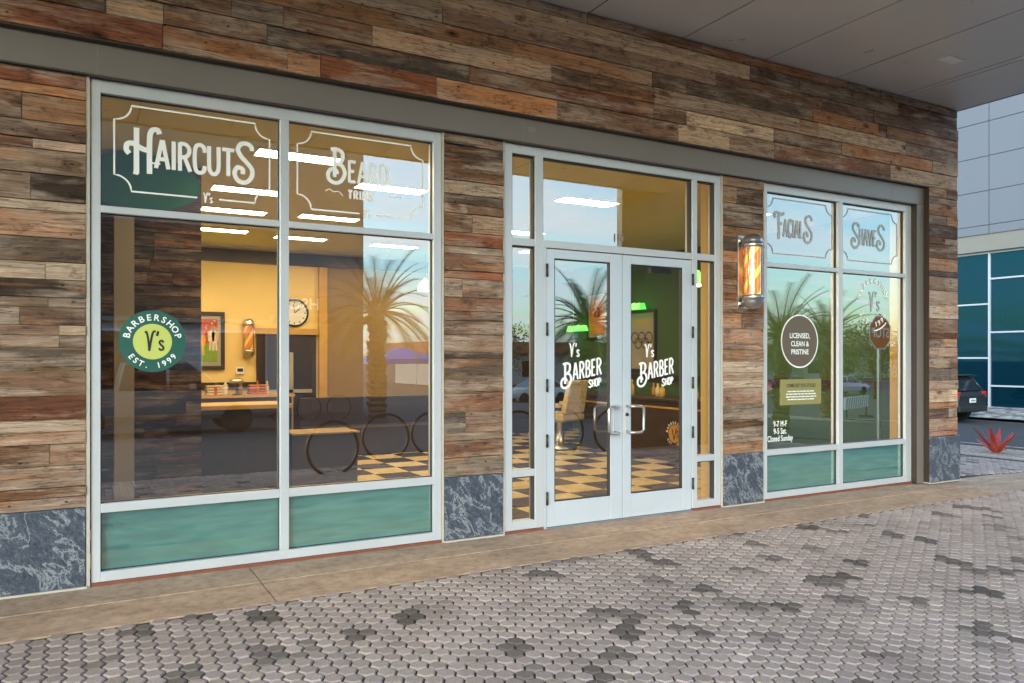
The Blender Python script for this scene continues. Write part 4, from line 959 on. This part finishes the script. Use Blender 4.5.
for i, (x, y) in enumerate(((6.0, -21.2), (6.9, -21.0), (7.9, -20.8))):
    hoop((x, y, gz(x, y)-.05), 0, 'bike hoop across the drive before the grey shop block', .42)
# stop sign
t = thing('stop_sign', 'red octagonal STOP sign on a post beside the drive', 'stop sign', (16.56, -6.1, gz(16.56, -6.1)-.06))
m = MB(); m.box(-.03, .03, -.03, .03, 0, 3.0); m.build('post', simple('galvanised', (.42, .42, .4), .5, .7), t)
m = MB(); m.prism([(.43*math.cos(R(22.5+45*i)), 2.55+.43*math.sin(R(22.5+45*i))) for i in range(8)], .032, .037); m.build('rim', M['white'], t)
m = MB(); m.prism([(.395*math.cos(R(22.5+45*i)), 2.55+.395*math.sin(R(22.5+45*i))) for i in range(8)], .038, .042); m.build('plate', simple('stop_red', (.75, .018, .03), .4), t)
m4 = Matrix.Rotation(math.pi, 4, 'Z') @ Matrix.Translation((0, -.045, 0))
m = MB(); text_mesh(m, 'STOP', 0, 2.44, .32, 0, .85, .006, mat4=m4); m.build('lettering', M['white'], t)
# striped barrier, blue tent, wall
t = thing('striped_barrier', 'long white road barrier with grey diagonal stripes', 'barrier', (29, -16, gz(29, -16)-.06), R(-20))
m = MB(); m.box(-1.6, 1.6, -.03, .03, .45, .95); m.build('board', M['white'], t)
m = MB()
for i in range(11): x = -1.5+.29*i; m.add([(x, .034, .46), (x+.12, .034, .46), (x+.30, .034, .94), (x+.18, .034, .94)], [(0, 1, 2, 3)])
m.build('stripe', M['header'], t)
for s in (-1, 1):
    m = MB(); m.box(s*1.3-.04, s*1.3+.04, -.3, .3, 0, .08); m.box(s*1.3-.03, s*1.3+.03, -.028, .028, .08, .45); m.build('foot', M['steel_dark'], t)
t = thing('blue_tent', 'bright blue pop-up tent in the far lot', 'tent', (17.5, -40, gz(17, -40)-.05))
m = MB(); m.loft([[(-2, -2, 2.1), (2, -2, 2.1), (2, 2, 2.1), (-2, 2, 2.1)], [(-2, -2, 2.4), (2, -2, 2.4), (2, 2, 2.4), (-2, 2, 2.4)], [(-.1, -.1, 3.1), (.1, -.1, 3.1), (.1, .1, 3.1), (-.1, .1, 3.1)]]); m.build('canopy', simple('blue_canvas', (.02, .13, .55), .7), t)
for sx in (-1, 1):
    for sy in (-1, 1): m = MB(); m.tube([(sx*1.9, sy*1.9, 0), (sx*1.9, sy*1.9, 2.2)], .03, 6); m.build('leg', M['alu'], t)
t = thing('low_building', 'long low building with terracotta roof band beyond the lot', 'building', (75, -62, -1.2))
m = MB(); m.box(-45, 40, -12, 0, 0, 3.2); m.build('wall', M['whiteband'], t)
m = MB(); m.box(-46, 41, -13, 1.2, 3.2, 4.3); m.build('roof', simple('terracotta', (.34, .09, .05), .8, 0, .2, 2), t)
for i in range(14): m = MB(); m.box(-42+6*i, -39+6*i, .01, .06, .8, 2.4); m.build('window', M['carglass'], t)

# trees ---------------------------------------------------------------
def palm_parts(seed, h, nf=46, L=2.5):
    q = random.Random(seed); tr = MB(); tr.cur = (.16, .095, .055, 1)
    pts = []; rs = []
    for i in range(int(h/.1)+1):
        z = h*i/int(h/.1); pts.append((.05*math.sin(z), .03*math.cos(z*1.3), z)); rs.append((.30-.05*z/h)*(1.12 if i % 2 else .92))
    tr.tube(pts, rs, 14, False)
    for i in range(150):   # cut frond bases
        z = q.uniform(.3, h); a = q.uniform(0, 6.28); k = q.uniform(.7, 1.3); tr.cur = (.18*k, .105*k, .06*k, 1)
        d = Vector((math.cos(a), math.sin(a), 0)); tr.tube([d*.24+Vector((0, 0, z)), d*.36+Vector((0, 0, z+.14))], [.05, .03], 5, False)
    fr = MB()
    for i in range(nf):
        a = 2.4*i+q.uniform(-.2, .2); el = R(78-95*(i/nf)**1.0+q.uniform(-8, 8)); LL = L*q.uniform(.85, 1.12)
        d = Vector((math.cos(a), math.sin(a), 0)); pr_ = []; vel = d*math.cos(el)+Vector((0, 0, math.sin(el))); p = Vector((0, 0, h))+d*.12
        n = 22
        for s in range(n+1):
            pr_.append(p.copy()); vel = (vel+Vector((0, 0, -.06))).normalized(); p = p+vel*(LL/n)
        k = q.uniform(.7, 1.25); fr.cur = (.17*k, .16*k, .05*k, 1); fr.tube(pr_, [.028-.024*s/n for s in range(n+1)], 4)
        g = q.choice([(.085, .12, .035), (.12, .135, .04), (.06, .095, .035), (.17, .15, .05)]); fr.cur = (g[0]*k, g[1]*k, g[2]*k, 1)
        side = d.cross(Vector((0, 0, 1)))
        for s in range(3, n+1):
            for sgn in (-1, 1):
                for sub in (0, .5):
                    c = pr_[s-1].lerp(pr_[s], sub); tdir = (pr_[min(s, n)]-pr_[s-1]).normalized(); ll = (.52-.30*abs(s/n-.42))*q.uniform(.85, 1.1)
                    e = c+(side*sgn*.72+tdir*.62+Vector((0, 0, .22))).normalized()*ll+Vector((0, 0, -.06))
                    w = tdir*.016; fr.add([c-w, c+w, e], [(0, 1, 2)])
    return tr, fr
tr, fr = palm_parts(3, 3.7)
p0 = thing('palm_tree', 'date palm on the verge in front of the grey shop block', 'palm tree', (9.2, -20.6, gz(9.2, -20.6)-.06), 0, 'date palms around the lot')
tr.build('trunk', M['bark'], p0); fr.build('crown', M['leaf'], p0)
for x, y, s, l in ((19.0, -11.2, .78, 'date palm mirrored in the FACIALS window'), (17.6, -19.6, 1.02, 'date palm mirrored in the left door'), (29.0, -17.5, .95, 'date palm standing by the street'), (36, -46, 1.1, 'date palm far across the lot by the parked cars'), (52, -40, 1.1, 'date palm far across the lot near the terracotta roof')):
    dup(p0, (x, y, gz(x, y)-.06), x*1.7, l, s)
def tree_parts(seed, h, r):
    q = random.Random(seed); tr = MB(); tr.cur = (.09, .06, .04, 1); tr.tube([(0, 0, 0), (.05, .02, h*.3), (0, .05, h*.55)], [.16, .12, .06], 8)
    lobes = [(q.uniform(-.6, .6)*r, q.uniform(-.6, .6)*r, h*q.uniform(.42, .9), r*q.uniform(.35, .6)) for _ in range(11)]
    for lx, ly, lz, lr in lobes: tr.tube([(0, .02, h*.35), (lx*.5, ly*.5, (lz+h*.4)/2), (lx, ly, lz)], [.06, .045, .015], 5)
    cr_ = MB()
    for lx, ly, lz, lr in lobes:
        for _ in range(230):
            u = Vector((q.gauss(0, 1), q.gauss(0, 1), q.gauss(0, 1))).normalized()*lr*q.uniform(.55, 1.05)
            c = Vector((lx, ly, lz))+u; a = Vector((q.gauss(0, 1), q.gauss(0, 1), q.gauss(0, 1))).normalized(); b = a.orthogonal().normalized(); s = q.uniform(.06, .13)
            k = q.uniform(.6, 1.4); g = q.choice([(.075, .10, .028), (.10, .11, .03), (.05, .08, .03), (.14, .12, .03)]); cr_.cur = (g[0]*k, g[1]*k, g[2]*k, 1)
            cr_.add([c-a*s, c+b*s*.5, c+a*s, c-b*s*.5], [(0, 1, 2, 3)])
    return tr, cr_
kinds = []
for sd, h, r in ((21, 4.2, 2.0), (22, 5.2, 2.4), (23, 3.0, 2.1)): kinds.append((tree_parts(sd, h, r), h))
spots = [(24, -44), (30, -50), (37, -42), (43, -52), (50, -46), (57, -50), (64, -44), (72, -52), (80, -47), (47, -28), (56, -26), (62, -22), (70, -30), (84, -35), (92, -50), (66, -14)]
protos = {}
for i, (x, y) in enumerate(spots):
    (tr, cr_), h = kinds[i % 3]; lab = ['loose green tree in the row beyond the parked cars', 'tall olive tree in the row beyond the parked cars', 'low spreading shrub tree in the row beyond the parked cars'][i % 3]
    if i % 3 not in protos:
        t = thing('broadleaf_tree', lab, 'tree', (x, y, gz(x, y)-.06), 0, 'trees beyond the far lot'); tr.build('trunk', M['bark'], t); cr_.build('crown', M['leaf'], t); protos[i % 3] = t
    else: dup(protos[i % 3], (x, y, gz(x, y)-.06), i*1.3, lab, 1+.1*((i*7) % 5-2))

# ------------------------------------------------------------------ light, sky, camera
SUN_EL, SUN_AZ = 16, 224
w = bpy.data.worlds.new('World'); scene.world = w; w.use_nodes = True; nt = w.node_tree; bg = nt.nodes['Background']
sky = nt.nodes.new('ShaderNodeTexSky'); sky.sky_type = 'NISHITA'; sky.sun_disc = False; sky.sun_elevation = R(SUN_EL); sky.sun_rotation = R(SUN_AZ); sky.air_density = 1.2; sky.dust_density = 1.5
tc = nt.nodes.new('ShaderNodeTexCoord'); sp = nt.nodes.new('ShaderNodeSeparateXYZ'); nt.links.new(tc.outputs['Generated'], sp.inputs[0])
def wm(op, a, b):
    n = nt.nodes.new('ShaderNodeMath'); n.operation = op
    for i, v in enumerate((a, b)):
        if hasattr(v, 'is_linked'): nt.links.new(v, n.inputs[i])
        else: n.inputs[i].default_value = v
    return n.outputs[0]
zz = wm('ADD', wm('MAXIMUM', sp.outputs[2], 0.0), .12)
cb = nt.nodes.new('ShaderNodeCombineXYZ'); nt.links.new(wm('DIVIDE', sp.outputs[0], zz), cb.inputs[0]); nt.links.new(wm('DIVIDE', sp.outputs[1], zz), cb.inputs[1])
mp = nt.nodes.new('ShaderNodeMapping'); mp.inputs['Scale'].default_value = (.6, 2.0, 1); mp.inputs['Rotation'].default_value = (0, 0, R(35)); nt.links.new(cb.outputs[0], mp.inputs['Vector'])
nz = nt.nodes.new('ShaderNodeTexNoise'); nz.inputs['Scale'].default_value = 1.3; nz.inputs['Detail'].default_value = 7; nz.inputs['Roughness'].default_value = .6; nz.inputs['Distortion'].default_value = .6; nt.links.new(mp.outputs[0], nz.inputs['Vector'])
rp = nt.nodes.new('ShaderNodeValToRGB'); rp.color_ramp.elements[0].position = .42; rp.color_ramp.elements[1].position = .60; nt.links.new(nz.outputs['Fac'], rp.inputs['Fac'])
mx = nt.nodes.new('ShaderNodeMix'); mx.data_type = 'RGBA'; nt.links.new(wm('MULTIPLY_ADD' if False else 'MULTIPLY', rp.outputs['Color'], .75), mx.inputs[0]); tn = nt.nodes.new('ShaderNodeMix'); tn.data_type = 'RGBA'; tn.blend_type = 'MULTIPLY'; tn.inputs[0].default_value = 1; nt.links.new(sky.outputs[0], tn.inputs[6]); tn.inputs[7].default_value = (.60, .90, 1.12, 1); nt.links.new(tn.outputs[2], mx.inputs[6]); mx.inputs[7].default_value = (2.7, 3.15, 3.6, 1)
nt.links.new(mx.outputs[2], bg.inputs['Color']); bg.inputs['Strength'].default_value = .12
sun = bpy.data.lights.new('sun', 'SUN'); sun.energy = .62; sun.angle = R(40); sun.color = (1, .96, .92)
so = bpy.data.objects.new('sun', sun); COL.objects.link(so)
dv = Vector((math.sin(R(SUN_AZ))*math.cos(R(SUN_EL)), math.cos(R(SUN_AZ))*math.cos(R(SUN_EL)), math.sin(R(SUN_EL)))); so.rotation_euler = (-dv).to_track_quat('-Z', 'Y').to_euler()

cam = bpy.data.cameras.new('camera'); co = bpy.data.objects.new('camera', cam); COL.objects.link(co); scene.camera = co
co.location = (0, -5.6, 1.45); co.rotation_euler = (R(90), 0, R(-29.2)); cam.sensor_width = 36; cam.lens = 774/1024*36; cam.shift_y = 17/1024; cam.clip_end = 3000; cam.clip_start = .05
scene.view_settings.view_transform = 'Standard'; scene.view_settings.look = 'None'; scene.view_settings.exposure = 2.4; scene.view_settings.gamma = 1
scene.cycles.max_bounces = 8; scene.cycles.transparent_max_bounces = 16; scene.cycles.glossy_bounces = 5; scene.cycles.use_denoising = True
